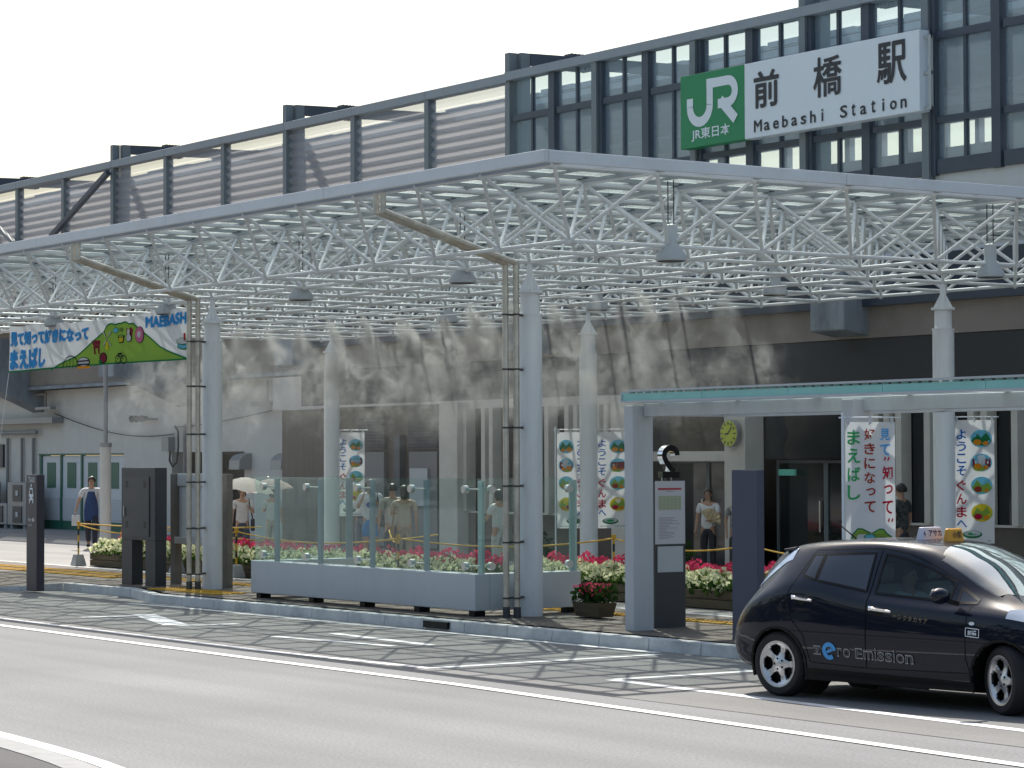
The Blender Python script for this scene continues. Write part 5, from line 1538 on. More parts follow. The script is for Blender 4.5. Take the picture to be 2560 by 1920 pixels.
    for (kn, an) in feet if not seat else []:
        me = skin_mesh([(an[0] * k, (an[1] + 0.05) * k, (an[2] - 0.035) * k), (an[0] * k, (an[1] - 0.05) * k, (an[2] - 0.04) * k), (an[0] * k, (an[1] - 0.17) * k, (an[2] - 0.052) * k)], [(0, 1), (1, 2)], [(0.05 * k, 0.045 * k), (0.052 * k, 0.045 * k), (0.04 * k, 0.03 * k)])
        fm = MB(); mesh_append(fm, me); bpy.data.meshes.remove(me)
        part('shoe', fm, fabric(shoe, 0.05), t, smooth=True, local=True)
    # hair: a shell over the top and back of the head, longer for long hair
    hm_ = MB()
    c = Vector((0, hd.y + 0.012, hd.z - 0.012)) * k
    n, m_ = 14, 9
    vs = []; fs = []
    low = {'short': 0.62, 'bob': 0.80, 'long': 0.86}[hair]
    for i in range(m_ + 1):
        for q in range(n):
            a = 2 * math.pi * q / n
            front = max(0.0, -math.sin(a))          # towards the face
            lim = low - front * (low - 0.36)
            th = math.pi * lim * i / m_
            r = 0.104 * k * (1 + 0.03 * math.sin(q * 5 + i))
            dz = 0
            if hair != 'short' and i > m_ * 0.7: dz = -(i - m_ * 0.7) * (0.05 if hair == 'long' else 0.014) * (1 - front)
            vs.append((c.x + r * 0.92 * math.sin(th) * math.cos(a), c.y + r * 1.08 * math.sin(th) * math.sin(a), c.z + r * 1.05 * math.cos(th) + dz * k))
    for i in range(m_):
        for q in range(n):
            fs.append((i * n + q, i * n + (q + 1) % n, (i + 1) * n + (q + 1) % n, (i + 1) * n + q))
    hm_.add(vs, fs)
    part('hair', hm_, M['hair'], t, smooth=True, local=True)
    if extra: extra(t, k)
    return t

G = 0.145
def apron_extra(t, k):
    m_ = MB(); vs = []; n = 12
    prof = [(1.36, 0.10), (1.25, 0.13), (1.08, 0.17), (0.92, 0.19), (0.78, 0.19), (0.68, 0.185)]
    for z, w in prof:
        for q in range(n + 1):
            a = -1.1 + 2.2 * q / n
            vs.append((w * math.sin(a) * k, (-0.02 - (0.125 + 0.01 * math.sin(q * 2 + z * 20)) * math.cos(a)) * k, z * k))
    m_.add(vs, [(i * (n + 1) + q, i * (n + 1) + q + 1, (i + 1) * (n + 1) + q + 1, (i + 1) * (n + 1) + q) for i in range(len(prof) - 1) for q in range(n)])
    part('apron', m_, fabric((0.025, 0.05, 0.14), 0.25), t, smooth=True, local=True)
    part('carrier_bag', MB().obox((-0.36 * k, -0.1, 0.68 * k), (0.09, 0.02, 0), (-0.01, 0.03, 0), (0.0, 0, 0.13)), fabric((0.6, 0.6, 0.6)), t, local=True)
person('person walking in a blue apron over a white T-shirt beside the cream-sleeved pole', (-58.3, 27.35, G), -30, 1.76, (0.55, 0.55, 0.55), (0.025, 0.027, 0.04), stride=0.30,
       ra=((-0.30, 0.02, 1.15), (-0.36, -0.08, 0.90)), la=((0.27, 0.05, 1.14), (0.25, 0.1, 0.9)), extra=apron_extra)

def parasol(t, k, hand, top, col, r=0.55, name='parasol', tilt=(0.12, 0, 1)):
    ax = Vector(tilt).normalized(); c = Vector(top)
    A = ax.orthogonal().normalized(); B = ax.cross(A)
    ribs = 8; vs = [c]; fs = []
    rings = [(0.25, -0.02), (0.5, -0.07), (0.78, -0.16), (1.0, -0.28)]
    n = 32
    for (f, z) in rings:
        for q in range(n):
            a = 2 * math.pi * q / n
            sc = 1 - 0.05 * f * (0.5 - 0.5 * math.cos(a * ribs))
            vs.append(c + A * (r * f * sc * math.cos(a)) + B * (r * f * sc * math.sin(a)) + ax * (z * r / 0.55 * (1 - 0.12 * (0.5 - 0.5 * math.cos(a * ribs)))))
    for q in range(n): fs.append((0, 1 + q, 1 + (q + 1) % n))
    for i in range(len(rings) - 1):
        for q in range(n): fs.append((1 + i * n + q, 1 + (i + 1) * n + q, 1 + (i + 1) * n + (q + 1) % n, 1 + i * n + (q + 1) % n))
    u = thing(name, *col[1], (0, 0, 0))
    u.location = t.location; u.rotation_euler = t.rotation_euler
    part('canopy', MB().add(vs, fs), col[0], u, smooth=True, local=True)
    part('shaft', MB().tube(c + ax * 0.05, hand, 0.007, 6), M['steelshiny'], u, local=True)
    rb = MB()
    for q in range(ribs):
        a = 2 * math.pi * q / ribs
        rb.tube(c - ax * 0.015, c + A * (r * 0.98 * math.cos(a)) + B * (r * 0.98 * math.sin(a)) - ax * (0.295 * r / 0.55), 0.004, 4)
    part('ribs', rb, M['steelshiny'], u, local=True)
wp = cloth_mat('parasol_white', (0.85, 0.83, 0.78), 0.6)
pp = cloth_mat('parasol_pale_pink', (0.62, 0.5, 0.48), 0.5)
def shoulder_bag(col, side=1, z=0.85):
    def f(t, k):
        x = 0.24 * side
        b = part('shoulder_bag', MB().obox((x * k, 0.02, z * k), (0.045, 0, 0), (0, 0.13, 0), (0, 0, 0.13)), fabric(col), t, local=True, bevel=0.02)
        part('strap', MB().path([(x * k, 0.02, (z + 0.12) * k), (0.19 * side * k, -0.13 * k, 1.18 * k), (0.15 * side * k, -0.04, 1.46 * k), (0.2 * side * k, 0.1, 1.2 * k), (x * k, 0.05, (z + 0.12) * k)], 0.012, 5), fabric(col), b, local=True)
    return f
p1_ = person('person in a white T-shirt walking under a white parasol left of the glass shelter', (-49.0, 26.5, G), -28, 1.57, (0.62, 0.6, 0.6), (0.07, 0.085, 0.11), stride=0.2, hair='bob', woman=True,
       la=((0.25, -0.1, 1.12), (0.17, -0.24, 1.22)), extra=shoulder_bag((0.05, 0.05, 0.06), 1))
parasol(p1_, 1, (0.17, -0.27, 1.18), (0.12, -0.06, 1.80), (wp, ('open white parasol held by the person left of the glass shelter', 'parasol')), 0.62)
p2_ = person('person under a pinkish parasol behind the glass shelter', (-51.3, 28.5, G), 180 - 40, 1.52, (0.45, 0.5, 0.52), (0.3, 0.28, 0.25), hair='bob', woman=True, la=((0.25, -0.1, 1.12), (0.17, -0.24, 1.22)))
parasol(p2_, 1, (0.17, -0.27, 1.18), (0.1, -0.06, 1.74), (pp, ('pale pink parasol half hidden by mist behind the glass shelter', 'parasol')), 0.55)
def logo(t, k):
    m_ = MB(); fn = plane_fn((0, -0.142 * k, 1.2 * k), (1, 0, 0), (0, 0, 1))
    put_poly(m_, ell(0.0, 0.0, 0.06, 0.06), fn)
    part('shirt_print', m_, fabric((0.04, 0.1, 0.4)), t, local=True)
    shoulder_bag((0.06, 0.06, 0.07), 1, 0.88)(t, k)
person('person in printed white T-shirt and bright blue shorts behind the glass shelter', (-46.2, 28.0, G), -45, 1.74, (0.6, 0.62, 0.66), (0.04, 0.22, 0.5), legs='short',
       ra=((-0.24, -0.12, 1.13), (-0.10, -0.26, 1.36)), la=((0.26, -0.1, 1.12), (0.12, -0.26, 1.34)), extra=logo)
person('person in a dark purple top beside the white flag, behind the glass shelter', (-48.2, 29.0, G), -60, 1.70, (0.06, 0.045, 0.08), (0.2, 0.22, 0.26), hair='short', woman=True)
person('long-haired person in beige tunic and tan trousers behind the glass shelter', (-42.0, 26.2, G), 150, 1.66, (0.42, 0.36, 0.29), (0.3, 0.25, 0.19), hair='long', woman=True, sleeves='short',
       la=((0.25, -0.14, 1.15), (0.08, -0.3, 1.2)), extra=shoulder_bag((0.28, 0.16, 0.06), 1, 0.8))
person('person in a pale top and dark trousers half hidden behind the long-haired person', (-43.15, 26.65, G), 160, 1.68, (0.45, 0.42, 0.38), (0.05, 0.055, 0.08), hair='short',
       extra=shoulder_bag((0.05, 0.05, 0.07), -1, 0.8))
person('person in a white blouse glimpsed at the right end of the glass shelter', (-40.7, 27.5, G), 190, 1.58, (0.55, 0.57, 0.58), (0.45, 0.46, 0.45), hair='bob', woman=True, la=((0.26, -0.1, 1.12), (0.2, -0.3, 1.05)))
def fan(t, k):
    m_ = MB(); n = 14
    vs = [(0.1, -0.24, 1.02)]
    for q in range(n + 1):
        a = -0.2 + 2.6 * q / n
        for r in (0.16, 0.3):
            vs.append((0.1 + r * math.cos(a) * 0.8, -0.26 - 0.02 * (q % 2), 1.05 + r * math.sin(a) * 0.9))
    fs = [(1 + 2 * q, 2 + 2 * q, 4 + 2 * q, 3 + 2 * q) for q in range(n)] + [(0, 1 + 2 * q, 3 + 2 * q) for q in range(n)]
    part('patterned_scarf', m_.add([(x * k, y * k, z * k) for x, y, z in vs], fs), fabric((0.5, 0.4, 0.25), 0.5), t, local=True)
person('person in a white T-shirt holding a patterned tan cloth at the dark entrance', (-38.75, 31.0, G), -55, 1.58, (0.72, 0.72, 0.73), (0.035, 0.033, 0.04), hair='short', woman=True, la=((0.27, -0.08, 1.12), (0.14, -0.26, 1.08)), extra=fan)
person('person in grey patterned clothes mostly hidden behind the navy pillar', (-38.15, 31.2, G), -20, 1.5, (0.3, 0.3, 0.3), (0.05, 0.05, 0.05), hair='bob', woman=True, shirtvar=0.6)
person('person in a black and white patterned shirt walking left behind the taxi roof', (-33.4, 31.0, G), -165, 1.70, (0.07, 0.075, 0.08), (0.05, 0.05, 0.06), hair='short', shirtvar=0.9, stride=0.15)

# ------------------------------------------------------------------ the black taxi
def pchip(pts):
    xs = np.array([p[0] for p in pts], float); ys = np.array([p[1] for p in pts], float)
    h = np.diff(xs); d = np.diff(ys) / h
    m = np.zeros(len(xs))
    for i in range(1, len(xs) - 1):
        if d[i - 1] * d[i] > 0:
            w1 = 2 * h[i] + h[i - 1]; w2 = h[i] + 2 * h[i - 1]
            m[i] = (w1 + w2) / (w1 / d[i - 1] + w2 / d[i])
    m[0] = d[0]; m[-1] = d[-1]
    def f(x):
        x = np.clip(x, xs[0], xs[-1]); i = np.clip(np.searchsorted(xs, x) - 1, 0, len(xs) - 2)
        t = (x - xs[i]) / h[i]
        return ((2 * t ** 3 - 3 * t ** 2 + 1) * ys[i] + (t ** 3 - 2 * t ** 2 + t) * h[i] * m[i] + (-2 * t ** 3 + 3 * t ** 2) * ys[i + 1] + (t ** 3 - t ** 2) * h[i] * m[i + 1])
    return f
c_zr = pchip([(-.76, .56), (-.70, .72), (-.62, .82), (-.52, .93), (-.40, 1.10), (-.2, 1.28), (0, 1.405), (.34, 1.455), (1.0, 1.48), (1.42, 1.435), (1.75, 1.32), (2.0, 1.21), (2.3, 1.07), (2.6, .99), (2.9, .935), (3.2, .875), (3.5, .765), (3.68, .58), (3.72, .5)])
c_zt = pchip([(-.76, .58), (-.70, .76), (-.62, .93), (-.5, 1.12), (-.36, 1.33), (-.24, 1.445), (.02, 1.495), (.37, 1.525), (.9, 1.545), (1.25, 1.545), (1.6, 1.51), (1.95, 1.39), (2.3, 1.22), (2.6, 1.075), (2.75, 1.01), (2.9, .98), (3.2, .93), (3.45, .84), (3.6, .72), (3.72, .52)])
c_yr = pchip([(-.76, .5), (-.6, .66), (-.45, .62), (-.2, .585), (0, .575), (.5, .59), (1.2, .6), (1.6, .61), (2.0, .645), (2.4, .69), (2.7, .71), (3.1, .67), (3.4, .58), (3.6, .5), (3.72, .4)])
c_w = pchip([(-.76, .60), (-.70, .72), (-.5, .82), (-.2, .87), (.2, .885), (2.5, .885), (3.0, .865), (3.3, .81), (3.5, .72), (3.62, .62), (3.72, .48)])
c_zbelt = pchip([(-.76, .55), (-.6, .78), (-.45, .93), (-.2, 1.05), (.1, 1.145), (.3, 1.165), (1.06, 1.055), (1.7, 1.0), (2.2, .965), (2.6, .935), (3.0, .89), (3.3, .83), (3.5, .735), (3.66, .56), (3.72, .48)])
c_zb = pchip([(-.76, .42), (-.6, .28), (-.3, .215), (0.4, .19), (3, .18), (3.5, .21), (3.72, .32)])
def section(s):
    w, zbt, yr, zr, zt, zb = (float(f(s)) for f in (c_w, c_zbelt, c_yr, c_zr, c_zt, c_zb))
    zm = min(.66, zb + (zbt - zb) * 0.62); zl = zb + (zm - zb) * 0.55
    return np.array([(0, zb), (w - .14, zb), (w - .04, zb + .05), (w - .012, zl), (w, zm), (w - .022, zm + (zbt - zm) * .72), (w - .085, zbt), (yr, zr), (yr - .13, zr + (zt - zr) * .72), (0, zt)])
NSEG = [3, 2, 14, 16, 18, 10, 16, 6, 12]
def catmull(P):
    P = np.vstack([[2 * P[0] - P[1]], P, [2 * P[-1] - P[-2]]]); P[0] = [-P[2][0], P[2][1]]; P[-1] = [-P[-3][0], P[-3][1]]
    out = []
    for i, n in enumerate(NSEG):
        p0, p1, p2, p3 = P[i], P[i + 1], P[i + 2], P[i + 3]
        for k in range(n):
            t = k / n
            if i in (0, 1): out.append(p1 + (p2 - p1) * t); continue
            # centripetal-ish tangents, limited
            m1 = (p2 - p0) / 2; m2 = (p3 - p1) / 2
            L = np.linalg.norm(p2 - p1)
            for m_ in (m1, m2):
                lm = np.linalg.norm(m_)
                if lm > L: m_ *= L / lm
            out.append((2 * t ** 3 - 3 * t ** 2 + 1) * p1 + (t ** 3 - 2 * t ** 2 + t) * m1 + (-2 * t ** 3 + 3 * t ** 2) * p2 + (t ** 3 - t ** 2) * m2)
    out.append(P[-2])
    return np.array(out)
SS = np.concatenate([np.linspace(-.76, -.4, 19), np.linspace(-.38, 3.3, 150), np.linspace(3.32, 3.72, 17)])
SEC = [catmull(section(s)) for s in SS]
NV = len(SEC[0])
i0 = NSEG[0] + NSEG[1]; i1 = sum(NSEG[:8])
def side_y(s, z):
    k = int(np.clip(np.searchsorted(SS, s), 1, len(SS) - 1)); t = (s - SS[k - 1]) / (SS[k] - SS[k - 1])
    sec = SEC[k - 1] * (1 - t) + SEC[k] * t
    seg = sec[i0:i1 + 1]
    return float(np.interp(z, np.maximum.accumulate(seg[:, 1] + np.arange(len(seg)) * 1e-7), seg[:, 0]))
def top_z(s, y):
    k = int(np.clip(np.searchsorted(SS, s), 1, len(SS) - 1)); t = (s - SS[k - 1]) / (SS[k] - SS[k - 1])
    sec = (SEC[k - 1] * (1 - t) + SEC[k] * t)[sum(NSEG[:6]):]
    return float(np.interp(abs(y), sec[::-1, 0], sec[::-1, 1]))
def inpoly(x, z, poly):
    r = False; n = len(poly)
    for i in range(n):
        (x1, z1), (x2, z2) = poly[i], poly[(i + 1) % n]
        if (z1 > z) != (z2 > z) and x < (x2 - x1) * (z - z1) / (z2 - z1) + x1: r = not r
    return r
W_REAR = [(.46, 1.39), (1.06, 1.415), (1.07, 1.06), (.46, 1.145)]
W_RQ = [(.31, 1.385), (.435, 1.39), (.435, 1.15), (.27, 1.19)]
W_FRONT = [(1.19, 1.41), (1.41, 1.375), (1.69, 1.30), (2.04, 1.175), (2.04, 1.0), (1.18, 1.045)]
W_FQ = [(2.12, 1.125), (2.34, 1.02), (2.34, 0.995), (2.14, 0.995)]
D_REAR = [(1.13, 1.46), (.30, 1.43), (.22, 1.2), (.13, 1.0), (.19, .76), (.34, .62), (.42, .36), (1.12, .34), (1.12, .73), (1.115, 1.03)]
D_FRONT = [(1.13, 1.46), (1.45, 1.42), (1.76, 1.315), (2.12, 1.16), (2.30, 1.0), (2.29, .75), (2.29, .5), (2.33, .36), (1.12, .34), (1.12, .73), (1.115, 1.03)]
def windshield_in(s, y):
    return 1.66 + .16 * (y / .6) ** 2 < s < 2.70 - .22 * (y / .7) ** 2 and abs(y) < float(c_yr(s)) - .055
car = thing('taxi', 'black hatchback taxi with roof signs and lettering along its side', 'taxi', (-19.56, 17.26, 0.0), math.radians(8.0))
PAINT = mat('black_car_paint', (0.004, 0.007, 0.018), 0.35, coat=0.75, spec=0.06)
PAINT.node_tree.nodes['Principled BSDF'].inputs['Coat Roughness'].default_value = 0.03
TRIM = mat('black_trim', (0.006, 0.006, 0.007), 0.5, spec=0.2)
TINT = glass_mat('tinted_glass', (0.42, 0.52, 0.52), refl=0.1, haze=0.02, haze_col=(0.3, 0.35, 0.35))
PRIV = mat('privacy_glass', (0.008, 0.011, 0.02), 0.05, spec=0.7, coat=0.6)
SEAM = mat('panel_gap', (0.001, 0.001, 0.001), 0.9)
parts_v = {'body': ([], []), 'door': ([], []), 'front_door': ([], []), 'far_door': ([], []), 'far_front_door': ([], [])}
allv = []
for i, s in enumerate(SS):
    for sgn in (-1, 1):
        for v in range(NV):
            allv.append((s, sgn * SEC[i][v][0], SEC[i][v][1]))
idx = lambda i, sgn, v: i * 2 * NV + (0 if sgn < 0 else NV) + v
faces = {'body': [], 'rn': [], 'fn': [], 'rf': [], 'ff': []}
for i in range(len(SS) - 1):
    for sgn in (-1, 1):
        for v in range(NV - 1):
            q = (idx(i, sgn, v), idx(i + 1, sgn, v), idx(i + 1, sgn, v + 1), idx(i, sgn, v + 1))
            s = (SS[i] + SS[i + 1]) / 2
            z = sum(allv[k][2] for k in q) / 4; y = abs(sum(allv[k][1] for k in q) / 4)
            if y > .45 and min((s - 0) ** 2 + (z - .31) ** 2, (s - 2.7) ** 2 + (z - .31) ** 2) < .352 ** 2: continue
            if v >= i0 and v < i1 + 1:
                if inpoly(s, z, W_FRONT): continue
                if v >= i0 and inpoly(s, z, D_REAR): faces['rn' if sgn < 0 else 'rf'].append(q); continue
                if v >= i0 and inpoly(s, z, D_FRONT): faces['fn' if sgn < 0 else 'ff'].append(q); continue
            if v >= sum(NSEG[:7]) and windshield_in(s, sgn * y): continue
            faces['body'].append(q)
for e, i in ((0, 0), (1, len(SS) - 1)):
    loop = [idx(i, -1, v) for v in range(NV)] + [idx(i, 1, v) for v in reversed(range(NV))]
    faces['body'].append(tuple(loop))
def car_part(name, fs, m, label=None, parent=None):
    used = sorted({k for f in fs for k in f}); mp = {k: j for j, k in enumerate(used)}
    mbx = MB(); mbx.v = [allv[k] for k in used]; mbx.f = [tuple(mp[k] for k in f) for f in fs]; mbx.m = [0] * len(fs)
    me = bpy.data.meshes.new(name); me.from_pydata(mbx.v, [], mbx.f); me.materials.append(m); me.update()
    bm = bmesh.new(); bm.from_mesh(me); bmesh.ops.remove_doubles(bm, verts=bm.verts, dist=1e-5); bmesh.ops.recalc_face_normals(bm, faces=bm.faces); bm.to_mesh(me); bm.free()
    for p in me.polygons: p.use_smooth = True
    o = bpy.data.objects.new(name, me); COL.objects.link(o); o.parent = parent or car
    ORI[o] = ORI[car]
    if label: o['label'] = label
    return o
cbody = car_part('body', faces['body'], PAINT)
doors = {k: car_part('door', faces[k], PAINT, lb) for k, lb in (('rn', 'rear door on the near side'), ('fn', 'front door on the near side'), ('rf', 'rear door on the far side'), ('ff', 'front door on the far side'))}
def sfn(off=0.004, sg=-1):
    return lambda s, z: (s, sg * (side_y(s, z) + off), z)
def resample(poly, step=0.04, closed=True):
    out = []
    n = len(poly)
    for i in range(n if closed else n - 1):
        a = poly[i]; b = poly[(i + 1) % n]; L = math.hypot(b[0] - a[0], b[1] - a[1]); m_ = max(1, int(L / step))
        for k in range(m_): out.append((a[0] + (b[0] - a[0]) * k / m_, a[1] + (b[1] - a[1]) * k / m_))
    if not closed: out.append(poly[-1])
    return out
def patch(mbx, poly, fn):
    """a polygon laid on the flank, cut in thin upright strips so it follows the curve"""
    xs_ = sorted({round(p[0], 4) for p in resample(poly, 0.04)})
    cols = []
    for x in xs_:
        x_ = min(max(x, xs_[0] + 1e-4), xs_[-1] - 1e-4); hits = []
        for i in range(len(poly)):
            (x1, z1), (x2, z2) = poly[i], poly[(i + 1) % len(poly)]
            if (x1 <= x_ < x2) or (x2 <= x_ < x1): hits.append(z1 + (z2 - z1) * (x_ - x1) / (x2 - x1))
        if len(hits) >= 2: cols.append((x, min(hits), max(hits)))
    n = 6; vs = []
    for x, a, b in cols:
        for k in range(n + 1): vs.append(fn(x, a + (b - a) * k / n))
    mbx.add(vs, [(i * (n + 1) + k, (i + 1) * (n + 1) + k, (i + 1) * (n + 1) + k + 1, i * (n + 1) + k + 1) for i in range(len(cols) - 1) for k in range(n)])
def ribbon3(mbx, pts, fn, w, closed=True):
    P = resample(pts, 0.03, closed); n = len(P); vs = []
    for i, p in enumerate(P):
        a = P[(i - 1) % n] if closed or i > 0 else p; b = P[(i + 1) % n] if closed or i < n - 1 else p
        d = Vector((b[0] - a[0], b[1] - a[1]))
        if d.length < 1e-6: d = Vector((1, 0))
        d.normalize(); nn = Vector((-d.y, d.x)) * w / 2
        vs += [fn(p[0] + nn.x, p[1] + nn.y), fn(p[0] - nn.x, p[1] - nn.y)]
    rg_ = range(n if closed else n - 1)
    mbx.add(vs, [(2 * i, 2 * ((i + 1) % n), 2 * ((i + 1) % n) + 1, 2 * i + 1) for i in rg_])
for sg, kr, kf in ((-1, 'rn', 'fn'), (1, 'rf', 'ff')):
    g = MB(); patch(g, W_REAR, sfn(.003, sg)); part('window', g, PRIV, doors[kr], smooth=True, local=True)
    g = MB(); patch(g, W_RQ, sfn(.003, sg)); part('window', g, PRIV, doors[kr], smooth=True, local=True)
    g = MB(); patch(g, W_FRONT, sfn(.001, sg)); part('window', g, TINT, doors[kf], smooth=True, local=True)
    g = MB(); patch(g, W_FQ, sfn(.003, sg)); part('quarter_window', g, PRIV, car, smooth=True, local=True)
    fr = MB()
    for wp_ in (W_REAR, W_RQ, W_FRONT, W_FQ): ribbon3(fr, wp_, sfn(.006, sg), .022)
    part('window_trim', fr, TRIM, car, smooth=True, local=True)
    sm = MB(); ribbon3(sm, D_REAR, sfn(.0025, sg), .009); ribbon3(sm, D_FRONT, sfn(.0025, sg), .009)
    ribbon3(sm, [(1.85, .185), (.42, .2)], sfn(.003, sg), .01, False)
    part('panel_gap', sm, SEAM, car, local=True)
    for key, (s0, z0, s1, z1) in ((kr, (.19, .975, .45, .95)), (kf, (1.15, .905, 1.42, .88))):
        h_ = MB(); fn = sfn(.0, sg); vs = []
        n = 10
        for q in range(n + 1):
            t_ = q / n; s_ = s0 + (s1 - s0) * t_; z_ = z0 + (z1 - z0) * t_; p = fn(s_, z_); o_ = .03 * math.sin(math.pi * min(1, max(0.0, t_)) * .92 + .12) + .004
            hh = .021 * (1 - .45 * t_ ** 3)
            vs += [(s_, p[1] + sg * .004, z_ - hh), (s_, p[1] + sg * o_, z_ - hh * .5), (s_, p[1] + sg * o_, z_ + hh * .5), (s_, p[1] + sg * .004, z_ + hh)]
        h_.add(vs, [(4 * q + k, 4 * q + 4 + k, 4 * q + 5 + k, 4 * q + 1 + k) for q in range(n) for k in range(3)] + [(0, 1, 2, 3), (4 * n + 3, 4 * n + 2, 4 * n + 1, 4 * n)])
        part('handle', h_, M['chrome'], doors[key], smooth=True, local=True)
        cup = MB(); put_poly(cup, ell((s0 + s1) / 2, (z0 + z1) / 2 - .03, .05, .03, 16), sfn(.0015, sg)); part('handle_cup', cup, SEAM, doors[key], local=True)
    # door mirror
    mm = MB(); mm.ball((2.1, sg * 1.0, 1.06), 1.0, 16, 10, sc=(.085, .115, .075)); part('mirror', mm, PAINT, car, smooth=True, local=True)
    part('mirror_stalk', MB().beam((2.18, sg * .84, .985), (2.12, sg * .95, 1.02), .06, .04), TRIM, car, local=True)
    part('mirror_glass', MB().lathe((2.035, sg * 1.0, 1.06), [(.06, 0), (.06, .004)], 14, axis=(-1, 0, 0)), M['chrome'], car, local=True)
    # tail lamp strip and rear bumper reflector
    tl_ = MB()
    n = 14; vs = []
    for q in range(n + 1):
        s_ = .02 - .56 * q / n; zc = float(c_zr(s_)); yr_ = float(c_yr(s_))
        for k, dz in ((0, -.085), (1, -.03), (2, .0), (3, .022)):
            z_ = zc + dz * (1 - .25 * q / n)
            if k < 2: y_ = side_y(s_, z_) + .006
            else: y_ = yr_ + .004 - (k - 2) * .03
            vs.append((s_, sg * y_, z_ + (.006 if k >= 2 else 0)))
    tl_.add(vs, [(4 * q + k, 4 * q + 4 + k, 4 * q + 5 + k, 4 * q + 1 + k) for q in range(n) for k in range(3)])
    part('tail_lamp', tl_, mat('clear_tail_lamp', (0.32, 0.42, 0.58), 0.12, coat=0.8), car, smooth=True, local=True)
    hl = MB(); n = 10; vs = []
    for q in range(n + 1):
        s_ = 2.72 + .62 * q / n
        for k in range(4):
            z_ = float(c_zbelt(s_)) - .05 + .0 * k; yy = side_y(s_, z_ + .02 * k) - .05 * k * (q / n)
            vs.append((s_, sg * (yy + .008), z_ + (.025 + .012 * math.sin(math.pi * q / n)) * k))
    hl.add(vs, [(4 * q + k, 4 * q + 4 + k, 4 * q + 5 + k, 4 * q + 1 + k) for q in range(n) for k in range(3)])
    part('headlight', hl, mat('headlight_lens', (0.55, 0.6, 0.68), 0.1, coat=0.8), car, smooth=True, local=True)
    # wheel arches
    for s0 in (0.0, 2.70):
        ar = MB(); n = 26; vs = []
        for q in range(n + 1):
            a = -0.35 + (math.pi + .7) * q / n
            ss_ = s0 + .352 * math.cos(a); zz_ = .31 + .352 * math.sin(a)
            zz_ = max(zz_, .17)
            yo = side_y(ss_, max(zz_, float(c_zb(ss_)) + .05)) + .004
            vs += [(ss_, sg * yo, zz_), (ss_, sg * .42, zz_), (s0 + .375 * math.cos(a), sg * (yo + .004), max(.31 + .375 * math.sin(a), .17))]
        ar.add(vs, [(3 * q, 3 * q + 3, 3 * q + 4, 3 * q + 1) for q in range(n)] + [(3 * q, 3 * q + 2, 3 * q + 5, 3 * q + 3) for q in range(n)])
        ar.add([(s0 + .36 * math.cos(2 * math.pi * q / 24), sg * .43, .33 + .36 * math.sin(2 * math.pi * q / 24)) for q in range(24)], [tuple(range(24))])
        part('wheel_arch', ar, TRIM, car, local=True)
    # sill trim
    sl = MB(); patch(sl, [(.36, .19), (.36, .30), (2.34, .28), (2.34, .19)], sfn(.006, sg)); part('sill', sl, TRIM, car, smooth=True, local=True)
# wheels
def wheel(s0, sg, steer):
    w = bpy.data.objects.new('wheel', mesh_of('wheel', MB().lathe((0, 0, 0), [(.20, -.09), (.285, -.1), (.312, -.075), (.318, -.04), (.318, .04), (.312, .075), (.285, .1), (.235, .102), (.222, .092), (.2, .05)], 48, axis=(0, sg, 0), caps=False), mat('tyre_rubber', (0.015, 0.015, 0.016), 0.8), smooth=True))
    COL.objects.link(w); w.parent = car; w.location = (s0, sg * .77, .318); w.rotation_euler = (0, 0, steer)
    ORI[w] = Vector((0, 0, 0))
    rim = MB(); nr, na = 16, 120; vs = []; fs = []
    rr = np.linspace(0.0, .222, nr + 1)
    def prof(r): return .066 + .014 * math.exp(-(r / .05) ** 2) + .022 * max(0, (r - .17) / .05) - .03 * max(0, 1 - abs(r - .12) / .1) * .5
    for r in rr:
        for q in range(na):
            a = 2 * math.pi * q / na; vs.append((r * math.cos(a), sg * prof(r), r * math.sin(a)))
    for i in range(nr):
        for q in range(na):
            r = (rr[i] + rr[i + 1]) / 2; a = (q + .5) / na * 5 % 1 - .5      # five openings
            ang = abs(a) * 2 * math.pi / 5
            half = .43 * min(1, max(0, (r - .078) / .045)) ** .5 * min(1, max(0, (.196 - r) / .02)) ** .5
            if .08 < r < .195 and ang * 1.0 < half: continue
            fs.append((i * na + q, i * na + (q + 1) % na, (i + 1) * na + (q + 1) % na, (i + 1) * na + q))
    rim.add(vs, fs)
    rm = part('rim', rim, M['alloy'], w, smooth=True, local=True)
    sd = rm.modifiers.new('thick', 'SOLIDIFY'); sd.thickness = .022; sd.offset = 0
    part('rim_lip', MB().lathe((0, 0, 0), [(.212, .06), (.226, .088), (.226, .1), (.214, .098), (.205, .06)], 48, axis=(0, sg, 0), caps=False), M['alloy'], rm, smooth=True, local=True)
    part('brake_disc', MB().lathe((0, 0, 0), [(.2, -.02), (.2, .01), (.05, .03)], 32, axis=(0, sg, 0)), TRIM, w, local=True)
    nut = MB()
    for q in range(5):
        a = 2 * math.pi * (q + .5) / 5 + math.pi / 5 * 0
        nut.lathe((.052 * math.cos(a), sg * .07, .052 * math.sin(a)), [(.011, 0), (.011, .012)], 8, axis=(0, sg, 0))
    part('wheel_nuts', nut, TRIM, w, local=True)
    part('hub_cap', MB().lathe((0, sg * .08, 0), [(.026, 0), (.022, .008)], 16, axis=(0, sg, 0)), mat('hub_blue', (0.12, 0.25, 0.45), 0.3), w, local=True)
M['alloy'] = mat('alloy_wheel', (0.6, 0.6, 0.61), 0.3, metal=0.75)
for s0, st_ in ((0.0, 0.0), (2.70, math.radians(-24))):
    for sg in (-1, 1): wheel(s0, sg, st_)
